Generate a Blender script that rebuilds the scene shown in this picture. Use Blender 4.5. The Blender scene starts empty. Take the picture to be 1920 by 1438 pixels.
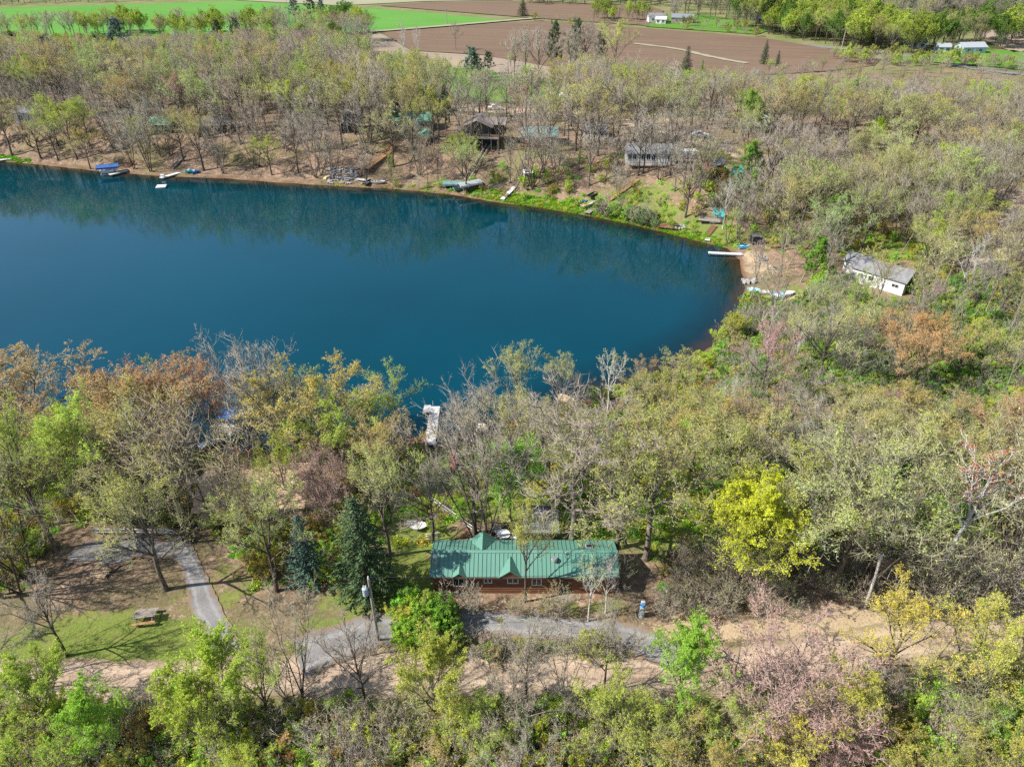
import bpy, bmesh, math, random
import numpy as np
from mathutils import Vector
R = math.radians
C = bpy.context.scene.collection
rnd = random.Random(7)
S = bpy.context.scene

# ------------------------------------------------------------------ camera model (used to turn a measured photo position into a ground point)
CAM_Z, PITCH, FPX = 57.0, R(33.5), 1331.0
FW = np.array([0, math.cos(PITCH), -math.sin(PITCH)]); UP = np.array([0, math.sin(PITCH), math.cos(PITCH)]); RT = np.array([1.0, 0, 0])
CAMP = np.array([0, 0, CAM_Z])
def ray(px, py):
    return FW + RT*((px-960)/FPX) - UP*((py-719)/FPX)
def flat(px, py, z=0.0):
    d = ray(px, py); t = (z-CAM_Z)/d[2]; p = CAMP+d*t
    return (p[0], p[1])
def proj(x, y, z):
    v = np.array([x, y, z])-CAMP; w = v@FW
    return 960+FPX*(v@RT)/w, 719-FPX*(v@UP)/w
def smooth(a, b, x):
    t = np.clip((x-a)/(b-a), 0, 1); return t*t*(3-2*t)

# ------------------------------------------------------------------ terrain
SHORE_PX = [(0,303),(60,308),(190,322),(300,331),(420,335),(520,343),(640,350),(740,355),(850,366),(930,380),(1000,388),(1060,398),(1130,410),(1200,425),
 (1260,440),(1320,456),(1362,466),(1386,490),(1393,540),(1380,592),(1336,642),(1290,675),(1215,705),(1120,738),(1050,765),(970,795),(900,822),(830,834),(760,834),(690,824),(600,832),(450,845),(300,836),(150,826),(0,820),(-300,812)]
SHORE = [flat(*p) for p in SHORE_PX]
x0, y0 = SHORE[0]
SHORE = [(-620, 40), (-640, 330), (-330, 262)] + SHORE + [(-200, 62)]
SH = np.array(SHORE)
def sdf(x, y):
    """signed distance to the shoreline, positive on land"""
    x = np.asarray(x, float).ravel(); y = np.asarray(y, float).ravel()
    best = np.full(x.shape, 1e18); ins = np.zeros(x.shape, bool)
    n = len(SH)
    for i in range(n):
        ax, ay = SH[i]; bx, by = SH[(i+1) % n]
        dx, dy = bx-ax, by-ay
        t = np.clip(((x-ax)*dx+(y-ay)*dy)/(dx*dx+dy*dy), 0, 1)
        best = np.minimum(best, (x-ax-t*dx)**2+(y-ay-t*dy)**2)
        c = (ay > y) != (by > y)
        if ay != by: ins ^= c & (x < (bx-ax)*(y-ay)/(by-ay)+ax)
    d = np.sqrt(best)
    return np.where(ins, -d, d)
def lump(x, y, s, seed=0):
    a = seed*1.7
    return (np.sin(x/s+a+np.sin(y/s*0.7+a))*np.cos(y/s*1.1-a)+0.5*np.sin(x/s*2.3-y/s*1.9+a)+0.3*np.sin(x/s*4.1+y/s*3.7))/1.8
def height(x, y):
    d = sdf(x, y).reshape(np.shape(x))
    far = smooth(115, 150, y)
    rgt = smooth(38, 60, x)*(1-smooth(150, 185, y-0.35*(x-60)))*smooth(62, 85, y)
    near_h = 5.0*smooth(7, 21, d)+0.35*smooth(0, 5, d)
    far_h = 7.6*smooth(0.5, 21, d)+0.3*smooth(0, 2, d)+1.4*smooth(20, 90, d)
    rgt_h = 0.8*smooth(0, 6, d)+2.2*smooth(14, 60, d)+2.5*smooth(50, 120, d)
    h = near_h*(1-far)+far_h*far
    h = h*(1-rgt)+rgt_h*rgt
    h = h+10*smooth(420, 900, y)*smooth(60, 260, x)+30*smooth(560, 1500, y)
    rough = smooth(2, 12, d)*(1-smooth(270, 300, y))
    h = h+rough*(0.22*lump(x, y, 5.0, 1)+0.35*lump(x, y, 14.0, 2))*np.where(np.hypot(x-1, (y-46)*1.0) < 14, 0.15, 1)
    return np.where(d > 0, h, -0.02+np.maximum(-4.0, 0.22*d))
def spaced(lo, hi, fine, out_lo, out_hi, g=1.12):
    a = list(np.arange(lo, hi+1e-6, fine)); s = fine; v = hi
    while v < out_hi: s *= g; v += s; a.append(v)
    s = fine; v = lo; b = []
    while v > out_lo: s *= g; v -= s; b.append(v)
    return np.array(b[::-1]+a)
GX = np.unique(np.concatenate([spaced(-50, 62, 0.8, -50, 62), spaced(-160, 190, 2.0, -1300, 1300)]).round(3))
GX = np.array([g for i, g in enumerate(GX) if i == 0 or g-GX[i-1] > 0.25])
GY = np.unique(np.concatenate([spaced(18, 78, 0.8, 18, 78), spaced(6, 300, 2.0, -120, 1700)]).round(3))
GY = np.array([g for i, g in enumerate(GY) if i == 0 or g-GY[i-1] > 0.25])
XX, YY = np.meshgrid(GX, GY)
HH = height(XX, YY)
DD = sdf(XX, YY).reshape(XX.shape)
def hz(x, y, A=None):
    A = HH if A is None else A
    x = np.asarray(x, float); y = np.asarray(y, float)
    i = np.clip(np.searchsorted(GX, x)-1, 0, len(GX)-2); j = np.clip(np.searchsorted(GY, y)-1, 0, len(GY)-2)
    u = np.clip((x-GX[i])/(GX[i+1]-GX[i]), 0, 1); v = np.clip((y-GY[j])/(GY[j+1]-GY[j]), 0, 1)
    return (A[j, i]*(1-u)+A[j, i+1]*u)*(1-v)+(A[j+1, i]*(1-u)+A[j+1, i+1]*u)*v
_T = np.concatenate([np.arange(25, 330, 0.25), np.arange(330, 2500, 2.0)])
def at(px, py, dz=0.0):
    """the ground point (raised by dz) seen at a photo position"""
    d = ray(px, py); P = CAMP[None]+_T[:, None]*d[None]
    g = P[:, 2]-np.maximum(hz(P[:, 0], P[:, 1]), 0)-dz
    k = np.argmax(g < 0)
    if g[k] >= 0: k = len(_T)-1
    p = P[k]
    return Vector((p[0], p[1], float(max(hz(p[0], p[1]), 0))))

# ------------------------------------------------------------------ mesh helpers
def mesh_arrays(name, V, groups, mats, attr=None):
    """groups: list of (faces array N x k, material index)"""
    me = bpy.data.meshes.new(name)
    groups = [(np.asarray(f, np.int32), m) for f, m in groups if len(f)]
    nl = sum(f.size for f, m in groups); nf = sum(len(f) for f, m in groups)
    me.vertices.add(len(V)); me.vertices.foreach_set('co', np.asarray(V, np.float32).ravel())
    me.loops.add(nl); me.polygons.add(nf)
    me.loops.foreach_set('vertex_index', np.concatenate([f.ravel() for f, m in groups]))
    tot = np.concatenate([np.full(len(f), f.shape[1], np.int32) for f, m in groups])
    me.polygons.foreach_set('loop_start', np.concatenate([[0], np.cumsum(tot)[:-1]]).astype(np.int32))
    me.polygons.foreach_set('material_index', np.concatenate([np.full(len(f), m, np.int32) for f, m in groups]))
    for m in mats: me.materials.append(m)
    if attr is not None:
        for an, av in attr.items():
            a = me.attributes.new(an, 'FLOAT', 'POINT'); a.data.foreach_set('value', np.asarray(av, np.float32).ravel())
    me.update(calc_edges=True); me.validate()
    return me
def put(name, me, parent=None, loc=(0, 0, 0), rz=0.0, sc=1.0):
    o = bpy.data.objects.new(name, me); C.objects.link(o); o.location = loc; o.rotation_euler = (0, 0, rz)
    o.scale = (sc, sc, sc) if not isinstance(sc, tuple) else sc
    if parent: o.parent = parent
    return o
def tag(o, label=None, cat=None, group=None, kind=None):
    if label: o['label'] = label
    if cat: o['category'] = cat
    if group: o['group'] = group
    if kind: o['kind'] = kind
    return o
def thing(name, label, cat, loc, rz=0.0, group=None, sc=1.0):
    return tag(put(name, None, None, loc, rz, sc), label, cat, group)
class MB:
    def __init__(s): s.v = []; s.f = []; s.m = []
    def add(s, vs, fs, m=0):
        n = len(s.v); s.v += [tuple(map(float, v)) for v in vs]
        for f in fs: s.f.append([i+n for i in f]); s.m.append(m)
        return s
    def box(s, c, d, rz=0, m=0, rx=0, ry=0):
        hx, hy, hzz = d[0]/2, d[1]/2, d[2]/2
        vs = [(x, y, z) for x in (-hx, hx) for y in (-hy, hy) for z in (-hzz, hzz)]
        from mathutils import Euler
        e = Euler((rx, ry, rz)).to_matrix()
        vs = [e@Vector(v)+Vector(c) for v in vs]
        return s.add(vs, [(0,1,3,2),(4,6,7,5),(0,4,5,1),(2,3,7,6),(0,2,6,4),(1,5,7,3)], m)
    def bar(s, a, b, w, h=None, m=0):
        """a rectangular bar from a to b"""
        a = Vector(a); b = Vector(b); t = (b-a).normalized(); h = h or w
        sd = t.cross(Vector((0, 0, 1)))
        if sd.length < 1e-3: sd = Vector((1, 0, 0))
        sd.normalize(); u = sd.cross(t)
        vs = [p+sd*x*w/2+u*z*h/2 for p in (a, b) for x, z in ((-1,-1),(1,-1),(1,1),(-1,1))]
        return s.add(vs, [(0,3,2,1),(4,5,6,7),(0,1,5,4),(1,2,6,5),(2,3,7,6),(3,0,4,7)], m)
    def tube(s, pts, rs, k=8, m=0, cap=True):
        pts = [Vector(p) for p in pts]
        if not hasattr(rs, '__len__'): rs = [rs]*len(pts)
        vs = []
        for i, p in enumerate(pts):
            t = (pts[min(i+1, len(pts)-1)]-pts[max(i-1, 0)]).normalized()
            a = t.cross(Vector((0.31, 0.77, 0.13))).normalized(); b = t.cross(a)
            for j in range(k):
                an = 2*math.pi*j/k; vs.append(p+(a*math.cos(an)+b*math.sin(an))*rs[i])
        fs = [(i*k+j, i*k+(j+1) % k, (i+1)*k+(j+1) % k, (i+1)*k+j) for i in range(len(pts)-1) for j in range(k)]
        if cap: fs += [tuple(range(k))[::-1], tuple((len(pts)-1)*k+j for j in range(k))]
        return s.add(vs, fs, m)
    def prism(s, outline, axis, a, b, m=0):
        """outline of 2-D points extruded from a to b along axis ('x': outline is (y,z); 'y': (x,z); 'z': (x,y))"""
        n = len(outline)
        def P(u, v, w): return {'x': (w, u, v), 'y': (u, w, v), 'z': (u, v, w)}[axis]
        vs = [P(u, v, a) for u, v in outline]+[P(u, v, b) for u, v in outline]
        fs = [tuple(range(n)), tuple(range(n, 2*n))[::-1]]+[(i, i+n, (i+1) % n+n, (i+1) % n) for i in range(n)]
        return s.add(vs, fs, m)
    def loft(s, rings, m=0, close=True):
        k = len(rings[0]); vs = [v for r in rings for v in r]
        fs = [(i*k+j, i*k+(j+1) % k, (i+1)*k+(j+1) % k, (i+1)*k+j) for i in range(len(rings)-1) for j in range(k)]
        if close: fs += [tuple(range(k))[::-1], tuple((len(rings)-1)*k+j for j in range(k))]
        return s.add(vs, fs, m)
    def ball(s, c, r, m=0, n=10, k=14, zs=1.0):
        rings = []
        for i in range(1, n):
            th = math.pi*i/n
            rings.append([(c[0]+r*math.sin(th)*math.cos(2*math.pi*j/k), c[1]+r*math.sin(th)*math.sin(2*math.pi*j/k), c[2]-r*zs*math.cos(th)) for j in range(k)])
        return s.loft(rings, m)
    def build(s, name, mats, parent=None, loc=(0, 0, 0), rz=0.0, sc=1.0, bevel=0, smoothed=False):
        me = bpy.data.meshes.new(name); me.from_pydata(s.v, [], s.f)
        mats = mats if isinstance(mats, (list, tuple)) else [mats]
        for m in mats: me.materials.append(m)
        me.polygons.foreach_set('material_index', s.m)
        bm = bmesh.new(); bm.from_mesh(me); bmesh.ops.recalc_face_normals(bm, faces=bm.faces); bm.to_mesh(me); bm.free()
        if smoothed: me.polygons.foreach_set('use_smooth', [True]*len(me.polygons))
        o = put(name, me, parent, loc, rz, sc)
        if bevel:
            md = o.modifiers.new('bevel', 'BEVEL'); md.width = bevel; md.segments = 2; md.limit_method = 'ANGLE'
        return o

# ------------------------------------------------------------------ materials
def newmat(name):
    m = bpy.data.materials.new(name); m.use_nodes = True; nt = m.node_tree; nt.nodes.clear()
    return m, nt, nt.nodes.new('ShaderNodeOutputMaterial')
def N(nt, t, **kw):
    n = nt.nodes.new('ShaderNode'+t)
    for k, v in kw.items():
        if k.startswith('i_'):
            key = k[2:]; n.inputs[int(key) if key.isdigit() else key.replace('_', ' ')].default_value = v
        else: setattr(n, k, v)
    return n
def mixc(nt, fac, a, b, mode='MIX'):
    n = nt.nodes.new('ShaderNodeMix'); n.data_type = 'RGBA'; n.blend_type = mode
    for i, v in ((0, fac), (6, a), (7, b)):
        if isinstance(v, bpy.types.NodeSocket): nt.links.new(v, n.inputs[i])
        elif i == 0: n.inputs[0].default_value = v
        else: n.inputs[i].default_value = (*v[:3], 1)
    return n.outputs[2]
def ramp(nt, sock, lo, hi, a=0.0, b=1.0):
    n = nt.nodes.new('ShaderNodeMapRange'); nt.links.new(sock, n.inputs[0])
    n.inputs[1].default_value = lo; n.inputs[2].default_value = hi; n.inputs[3].default_value = a; n.inputs[4].default_value = b
    return n.outputs[0]
def noise(nt, vec, scale, detail=4, rough=0.55):
    n = nt.nodes.new('ShaderNodeTexNoise'); n.inputs['Scale'].default_value = scale; n.inputs['Detail'].default_value = detail; n.inputs['Roughness'].default_value = rough
    if vec: nt.links.new(vec, n.inputs['Vector'])
    return n.outputs['Fac']
def math_(nt, op, a, b=0.0, clamp=False):
    n = nt.nodes.new('ShaderNodeMath'); n.operation = op; n.use_clamp = clamp
    for i, v in ((0, a), (1, b)):
        if isinstance(v, bpy.types.NodeSocket): nt.links.new(v, n.inputs[i])
        else: n.inputs[i].default_value = v
    return n.outputs[0]
def mat(name, col, col2=None, scale=3.0, rough=0.7, metal=0.0, bump=0.0, bscale=None, spec=0.3, stretch=None, detail=5):
    """a weathered surface: two colours mixed by noise, with a fine bump"""
    m, nt, out = newmat(name)
    b = N(nt, 'BsdfPrincipled'); nt.links.new(b.outputs[0], out.inputs[0])
    b.inputs['Roughness'].default_value = rough; b.inputs['Metallic'].default_value = metal; b.inputs['Specular IOR Level'].default_value = spec
    tc = N(nt, 'TexCoord'); v = tc.outputs['Object']
    if stretch:
        mp = N(nt, 'Mapping'); mp.inputs['Scale'].default_value = stretch; nt.links.new(v, mp.inputs[0]); v = mp.outputs[0]
    f = noise(nt, v, scale, detail)
    f = ramp(nt, f, 0.32, 0.68)
    c2 = col2 or tuple(c*0.72 for c in col)
    nt.links.new(mixc(nt, f, col, c2), b.inputs['Base Color'])
    if bump:
        bp = N(nt, 'Bump'); bp.inputs['Strength'].default_value = bump; bp.inputs['Distance'].default_value = 0.05
        nt.links.new(noise(nt, v, bscale or scale*3, 3), bp.inputs['Height']); nt.links.new(bp.outputs[0], b.inputs['Normal'])
    return m
# ------------------------------------------------------------------ plants: materials
def leaf_mat(name='leaf', trans=0.42, var=0.45):
    m, nt, out = newmat(name)
    at_ = N(nt, 'Attribute'); at_.attribute_type = 'INSTANCER'; at_.attribute_name = 'color'
    vv = N(nt, 'Attribute'); vv.attribute_type = 'GEOMETRY'; vv.attribute_name = 'v'
    k = ramp(nt, vv.outputs['Fac'], 0, 1, 1-var, 1+var)
    mul = N(nt, 'VectorMath', operation='SCALE'); nt.links.new(at_.outputs['Color'], mul.inputs[0]); nt.links.new(k, mul.inputs['Scale'])
    d = N(nt, 'BsdfDiffuse'); t = N(nt, 'BsdfTranslucent'); mx = N(nt, 'MixShader'); mx.inputs[0].default_value = trans
    nt.links.new(mul.outputs[0], d.inputs[0]); nt.links.new(mul.outputs[0], t.inputs[0])
    nt.links.new(d.outputs[0], mx.inputs[1]); nt.links.new(t.outputs[0], mx.inputs[2]); nt.links.new(mx.outputs[0], out.inputs[0])
    return m
def twig_mat(name, a, b, tint=0.3):
    m, nt, out = newmat(name)
    at_ = N(nt, 'Attribute'); at_.attribute_type = 'INSTANCER'; at_.attribute_name = 'color'
    vv = N(nt, 'Attribute'); vv.attribute_type = 'GEOMETRY'; vv.attribute_name = 'v'
    oi = N(nt, 'ObjectInfo')
    base = mixc(nt, oi.outputs['Random'], a, b)
    base = mixc(nt, tint, base, at_.outputs['Color'])
    k = ramp(nt, vv.outputs['Fac'], 0, 1, 0.65, 1.3)
    mul = N(nt, 'VectorMath', operation='SCALE'); nt.links.new(base, mul.inputs[0]); nt.links.new(k, mul.inputs['Scale'])
    d = N(nt, 'BsdfDiffuse'); nt.links.new(mul.outputs[0], d.inputs[0]); nt.links.new(d.outputs[0], out.inputs[0])
    return m
def bark_mat(name, a, b, streak=(6, 6, 1.2)):
    m, nt, out = newmat(name)
    oi = N(nt, 'ObjectInfo'); tc = N(nt, 'TexCoord')
    mp = N(nt, 'Mapping'); mp.inputs['Scale'].default_value = streak; nt.links.new(tc.outputs['Object'], mp.inputs[0])
    f = ramp(nt, noise(nt, mp.outputs[0], 1.5, 4), 0.35, 0.65)
    base = mixc(nt, oi.outputs['Random'], a, b)
    base = mixc(nt, f, base, tuple(c*0.55 for c in a))
    d = N(nt, 'BsdfDiffuse'); nt.links.new(base, d.inputs[0]); nt.links.new(d.outputs[0], out.inputs[0])
    return m
LEAF = leaf_mat()
NEEDLE = leaf_mat('needle', 0.12, 0.55)
TWIG = twig_mat('twig', (0.31, 0.28, 0.22), (0.48, 0.44, 0.365), 0.30)
TWIG_RED = twig_mat('red twig', (0.42, 0.30, 0.26), (0.49, 0.37, 0.32), 0.25)
BARK = bark_mat('bark', (0.13, 0.105, 0.085), (0.30, 0.26, 0.215))
BARK_PALE = bark_mat('pale bark', (0.34, 0.30, 0.245), (0.42, 0.36, 0.29))
BARK_WHITE = bark_mat('white bark', (0.66, 0.64, 0.60), (0.72, 0.70, 0.66), (4, 4, 7))

# ------------------------------------------------------------------ plants: geometry (vectorised)
def unit(a): return a/np.maximum(np.linalg.norm(a, axis=-1, keepdims=True), 1e-9)
class Plant:
    def __init__(s): s.V = []; s.n = 0; s.G = {}; s.A = []
    def add(s, v, f, part, val):
        s.G.setdefault(part, []).append(np.asarray(f, np.int64)+s.n); s.V.append(np.asarray(v, float)); s.A.append(np.broadcast_to(val, (len(v),)).astype(float)); s.n += len(v)
    def tube(s, P, r, k, part='wood', val=0.5):
        P = np.asarray(P, float); T = unit(np.gradient(P, axis=0)); a = unit(np.cross(T, [0.31, 0.77, 0.13])); b = np.cross(T, a)
        an = 2*np.pi*np.arange(k)/k
        V = P[:, None]+(a[:, None]*np.cos(an)[None, :, None]+b[:, None]*np.sin(an)[None, :, None])*np.asarray(r)[:, None, None]
        i, j = np.meshgrid(np.arange(len(P)-1), np.arange(k), indexing='ij')
        F = np.stack([i*k+j, i*k+(j+1) % k, (i+1)*k+(j+1) % k, (i+1)*k+j], -1).reshape(-1, 4)
        s.add(V.reshape(-1, 3), F, part, val)
    def spikes(s, O, D, L, w, part='twig', rng=None, val=None):
        """tapered three-sided twigs from O along D"""
        n = len(O); a = unit(np.cross(D, rng.normal(size=(n, 3)))); b = np.cross(D, a)
        w = np.broadcast_to(w, (n,))[:, None]
        V = np.stack([O+a*w, O-a*w*0.5+b*w*0.87, O-a*w*0.5-b*w*0.87, O+D*L[:, None]], 1)
        k = np.arange(n)[:, None]*4
        F = np.concatenate([k+[[0, 1, 3]], k+[[1, 2, 3]], k+[[2, 0, 3]]])
        val = rng.random(n) if val is None else val
        s.add(V.reshape(-1, 3), F, part, np.repeat(val, 4))
    def leaves(s, O, size, rng, part='leaf', val=None, up=0.4, aspect=0.62):
        n = len(O); nr = unit(rng.normal(size=(n, 3))+[0, 0, up]); a = unit(np.cross(nr, rng.normal(size=(n, 3)))); b = np.cross(nr, a)
        z = (size*rng.uniform(0.65, 1.3, n))[:, None]
        V = np.stack([O+a*z, O+b*z*aspect, O-a*z, O-b*z*aspect], 1)
        F = np.arange(n*4).reshape(n, 4)
        val = rng.random(n) if val is None else val
        s.add(V.reshape(-1, 3), F, part, np.repeat(val, 4))
    def mesh(s, name, parts, mats):
        V = np.concatenate(s.V); A = np.concatenate(s.A); gs = []
        for i, p in enumerate(parts):
            for f in s.G.get(p, []): gs.append((f, i))
        used = np.zeros(len(V), bool)
        for f, m in gs: used[f.ravel()] = True
        mp = np.cumsum(used)-1
        byk = {}
        for f, m in gs: byk.setdefault((m, f.shape[1]), []).append(mp[f])
        return mesh_arrays(name, V[used], [(np.concatenate(v), m) for (m, k), v in byk.items()], mats, {'v': A[used]})
def broadleaf(seed, H=13.0, Rr=0.34, fork=0.32, limbs=8, nb=8, ntw=8, ntl=4, leaves=0, lsize=0.13, stems=1, tr=0.19, lean=0.0, low=0.30, droop=0.0, width=1.0, tall_c=0.62):
    """trunk, limbs and branches; every branch ends in sprays of fine twigs; leaves sit at the twig tips"""
    g = np.random.default_rng(seed); p = Plant(); Rc = Rr*H; cz = tall_c*H; Rz = H*(1-tall_c)
    BO = []; BT = []; BL = []     # twig-bearing points, tangents, lengths
    def wood(P, r, k): p.tube(P, r, k, 'wood', g.uniform(0.3, 0.7))
    tops = []
    for st in range(stems):
        az = g.uniform(0, 6.28)+st*6.28/max(stems, 1); off = 0.0 if stems == 1 else 0.12*H*0.3
        b0 = np.array([math.cos(az)*off*0.4, math.sin(az)*off*0.4, -0.4])
        lx = (0.10 if stems > 1 else 0.02)+lean
        tz = g.uniform(0.56, 0.66)*H if fork > 0.1 else fork*H*2+0.3
        tip = np.array([math.cos(az)*lx*H, math.sin(az)*lx*H, tz])
        t = np.linspace(0, 1, 9)[:, None]
        P = b0+(tip-b0)*t+np.stack([np.sin(t[:, 0]*g.uniform(3, 7)+g.uniform(0, 6))*0.018*H*t[:, 0]*(1.2-t[:, 0]), np.sin(t[:, 0]*g.uniform(3, 7)+g.uniform(0, 6))*0.018*H*t[:, 0]*(1.2-t[:, 0]), 0*t[:, 0]], -1)
        rt = tr*(1.0 if stems == 1 else 0.62)*H/13
        rad = rt*(1.0-0.62*t[:, 0]); rad[0] *= 1.45
        wood(P, rad, 7)
        tops.append((P, rad, az))
    nl = limbs
    for i in range(nl):
        P, rad, az0 = tops[i % len(tops)]
        f = (i+0.5)/nl
        s0 = fork+(0.97-fork)*(f**0.8) if fork > 0.1 else g.uniform(0.1, 0.95)
        zt = s0 if fork <= 0.1 else np.clip((fork*0.9+(0.62-fork*0.9)*f)/0.62, 0.15, 0.99)
        q = zt*(len(P)-1); k0 = min(int(q), len(P)-2); o = P[k0]+(P[k0+1]-P[k0])*(q-k0); ro = rad[k0]
        a = i*2.399+g.uniform(-0.4, 0.4)+seed
        th = R(g.uniform(62, 92)-f*g.uniform(52, 78)) if i < nl-1 else R(6)
        q_ = g.uniform(0.82, 1.08)
        tip = np.array([Rc*math.sin(th)*math.cos(a)*q_*width, Rc*math.sin(th)*math.sin(a)*q_*width, cz+Rz*math.cos(th)*q_])
        tip[2] = max(tip[2], low*H)
        mid = o*0.5+tip*0.5; mid[2] += 0.10*H*(1-0.5*f)*(1-2*droop); mid[:2] = o[:2]*0.42+tip[:2]*0.58
        t = np.linspace(0, 1, 8)[:, None]
        L = o*(1-t)**2+mid*2*t*(1-t)+tip*t**2
        L = L+np.cumsum(g.normal(size=L.shape)*0.012*H, 0)*np.minimum(t*2, 1)*0.6
        rl = np.maximum(ro*g.uniform(0.5, 0.72)*(1-t[:, 0])**0.8, 0.022*H/13)
        wood(L, rl, 5)
        TL = unit(np.gradient(L, axis=0)); ll = np.linalg.norm(tip-o)
        for j in range(nb):
            u = 0.22+0.78*(j+g.uniform(0, 0.9))/nb; u = min(u, 1.0)
            q = u*(len(L)-1); k0 = min(int(q), len(L)-2); bo = L[k0]+(L[k0+1]-L[k0])*(q-k0)
            d = unit(TL[k0]*0.75+unit(g.normal(size=3))*0.85+np.array([0, 0, 0.28-droop]))
            bl = min(ll*g.uniform(0.26, 0.42)*(1.15-0.55*u), 0.26*H)
            d2 = unit(d+unit(g.normal(size=3))*0.35+np.array([0, 0, 0.25-droop]))
            B = np.stack([bo, bo+d*bl*0.5, bo+d*bl*0.5+d2*bl*0.5])
            wood(B, np.array([max(rl[k0]*0.55, 0.026), max(rl[k0]*0.36, 0.018), 0.009])*max(1, H/13), 4)
            BO.append(B); BL.append(bl)
    B = np.array(BO); BL = np.array(BL)          # n x 3 x 3
    n = len(B)
    u = g.uniform(0.12, 1.0, (n, ntw)); seg = (u > 0.5).astype(int); w = (u-0.5*seg)*2
    ar = np.arange(n)[:, None]
    O = B[ar, seg]*(1-w[..., None])+B[ar, seg+1]*w[..., None]
    T = unit(B[ar, seg+1]-B[ar, seg])
    D = unit(T*0.7+unit(g.normal(size=O.shape))*0.8+np.array([0, 0, 0.3-droop]))
    L = (BL[:, None]*g.uniform(0.25, 0.55, (n, ntw))).clip(0.25, 1.5)
    O = O.reshape(-1, 3); D = D.reshape(-1, 3); L = L.ravel()
    p.spikes(O, D, L, 0.018, 'twig', g)
    m = len(O); u = g.uniform(0.15, 0.95, (m, ntl))
    O2 = O[:, None]+D[:, None]*(L[:, None]*u)[..., None]
    D2 = unit(D[:, None]*0.7+unit(g.normal(size=O2.shape))*0.75+np.array([0, 0, 0.25-droop]))
    L2 = L[:, None]*g.uniform(0.35, 0.75, (m, ntl))
    O2 = O2.reshape(-1, 3); D2 = D2.reshape(-1, 3); L2 = L2.ravel()
    p.spikes(O2, D2, L2, 0.011, 'twig', g)
    if leaves:
        wgt = 0.12+np.clip(np.linalg.norm(O2-[0, 0, 0.42*H], axis=1)/(0.5*H), 0, 1.2)**2.5; k = g.choice(len(O2), leaves, p=wgt/wgt.sum()); c = O2[k]+D2[k]*(L2[k]*g.uniform(0.45, 1.05, leaves))[:, None]+g.normal(size=(leaves, 3))*0.06
        clump = 0.5+0.5*np.sin(c[:, 0]*1.7+seed)*np.cos(c[:, 1]*1.5-seed)*np.sin(c[:, 2]*1.9)
        p.leaves(c, lsize, g, 'leaf', np.clip(0.25+0.5*clump+g.normal(size=leaves)*0.2, 0, 1))
    return p
def spruce(seed, H=10.0, Rr=0.27, whorls=30, per=8, dens=26, w=0.055):
    g = np.random.default_rng(seed); p = Plant()
    p.tube(np.array([[0, 0, -0.4], [0, 0, H*0.5], [0, 0, H]]), [0.02*H, 0.012*H, 0.01], 7, 'wood')
    O = []; D = []; L = []
    for i in range(whorls):
        f = (i/whorls)**0.92; z = H*(0.05+0.93*f); r = Rr*H*(1-f)**0.82*g.uniform(0.8, 1.1)+0.12
        for j in range(per):
            if g.random() < 0.08: continue
            a = j*6.283/per+i*0.7+g.uniform(-0.3, 0.3); rr = r*g.uniform(0.72, 1.14)
            d = np.array([math.cos(a), math.sin(a), 0]); t = np.linspace(0, 1, 4)
            P = np.array([0, 0, z])+d*rr*t[:, None]; P[:, 2] += rr*(-0.34*t+0.20*t*t)+0.35*f*rr*t
            p.tube(P, np.array([0.03, 0.022, 0.014, 0.006])*H/10, 3, 'wood')
            nn = max(int(dens*rr/(Rr*H)*1.2), 7)
            u = g.uniform(0.12, 1.0, nn); q = P[0]+(P[-1]-P[0])*u[:, None]; q[:, 2] = np.interp(u, t, P[:, 2])
            side = np.cross(d, [0, 0, 1]); s = np.where(g.random(nn) < 0.5, 1, -1)[:, None]
            dd = unit(d*0.65+side*s*g.uniform(0.1, 0.95, (nn, 1))+np.array([0, 0, -0.12])+g.normal(size=(nn, 3))*0.16)
            O.append(q); D.append(dd); L.append(np.full(nn, 0.40)*g.uniform(0.7, 1.3, nn)*(0.55+0.5*rr/(Rr*H))*H/10)
    O = np.concatenate(O); D = np.concatenate(D); L = np.concatenate(L)
    p.spikes(O, D, L, w*H/10, 'leaf', g)
    k = g.integers(0, len(O), len(O)); p.leaves(O[k]+D[k]*(L[k]*g.uniform(0.2, 1, len(k)))[:, None], 0.085*H/10, g, 'leaf', up=0.8)
    return p
def pine(seed, H=13.0, Rr=0.26, tufts=150, per=42):
    g = np.random.default_rng(seed); p = Plant()
    t = np.linspace(0, 1, 8); P = np.stack([np.sin(t*4+seed)*0.15*t, np.cos(t*3+seed)*0.15*t, -0.4+t*(H+0.3)], -1)
    p.tube(P, 0.17*(1-t)**0.8+0.02, 7, 'wood')
    cs = []
    nbr = 34
    for i in range(nbr):
        f = i/nbr; z = H*(0.26+0.72*f); a = i*2.4+g.uniform(-0.5, 0.5); rr = Rr*H*(1-f)**0.6*g.uniform(0.55, 1.15)+0.35
        d = np.array([math.cos(a), math.sin(a), 0]); tt = np.linspace(0, 1, 4)
        B = np.array([0, 0, z])+d*rr*tt[:, None]; B[:, 2] += rr*(0.05*tt+0.28*tt*tt)
        p.tube(B, np.array([0.05, 0.04, 0.03, 0.015]), 4, 'wood')
        m = max(2, int(tufts/nbr*1.2)); u = g.uniform(0.4, 1.05, m)
        c = B[0]+(B[-1]-B[0])*u[:, None]; c[:, 2] = np.interp(u, tt, B[:, 2])+0.1; c += g.normal(size=c.shape)*0.28
        cs.append(c)
    c = np.concatenate(cs); k = np.repeat(np.arange(len(c)), per)
    D = unit(g.normal(size=(len(k), 3))+[0, 0, 0.45])
    val = np.clip(np.repeat(g.random(len(c)), per)*0.6+g.random(len(k))*0.4, 0, 1)
    p.spikes(c[k]+D*0.08+g.normal(size=(len(k), 3))*0.12, D, g.uniform(0.28, 0.55, len(k)), 0.038, 'leaf', g, val)
    return p

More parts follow.
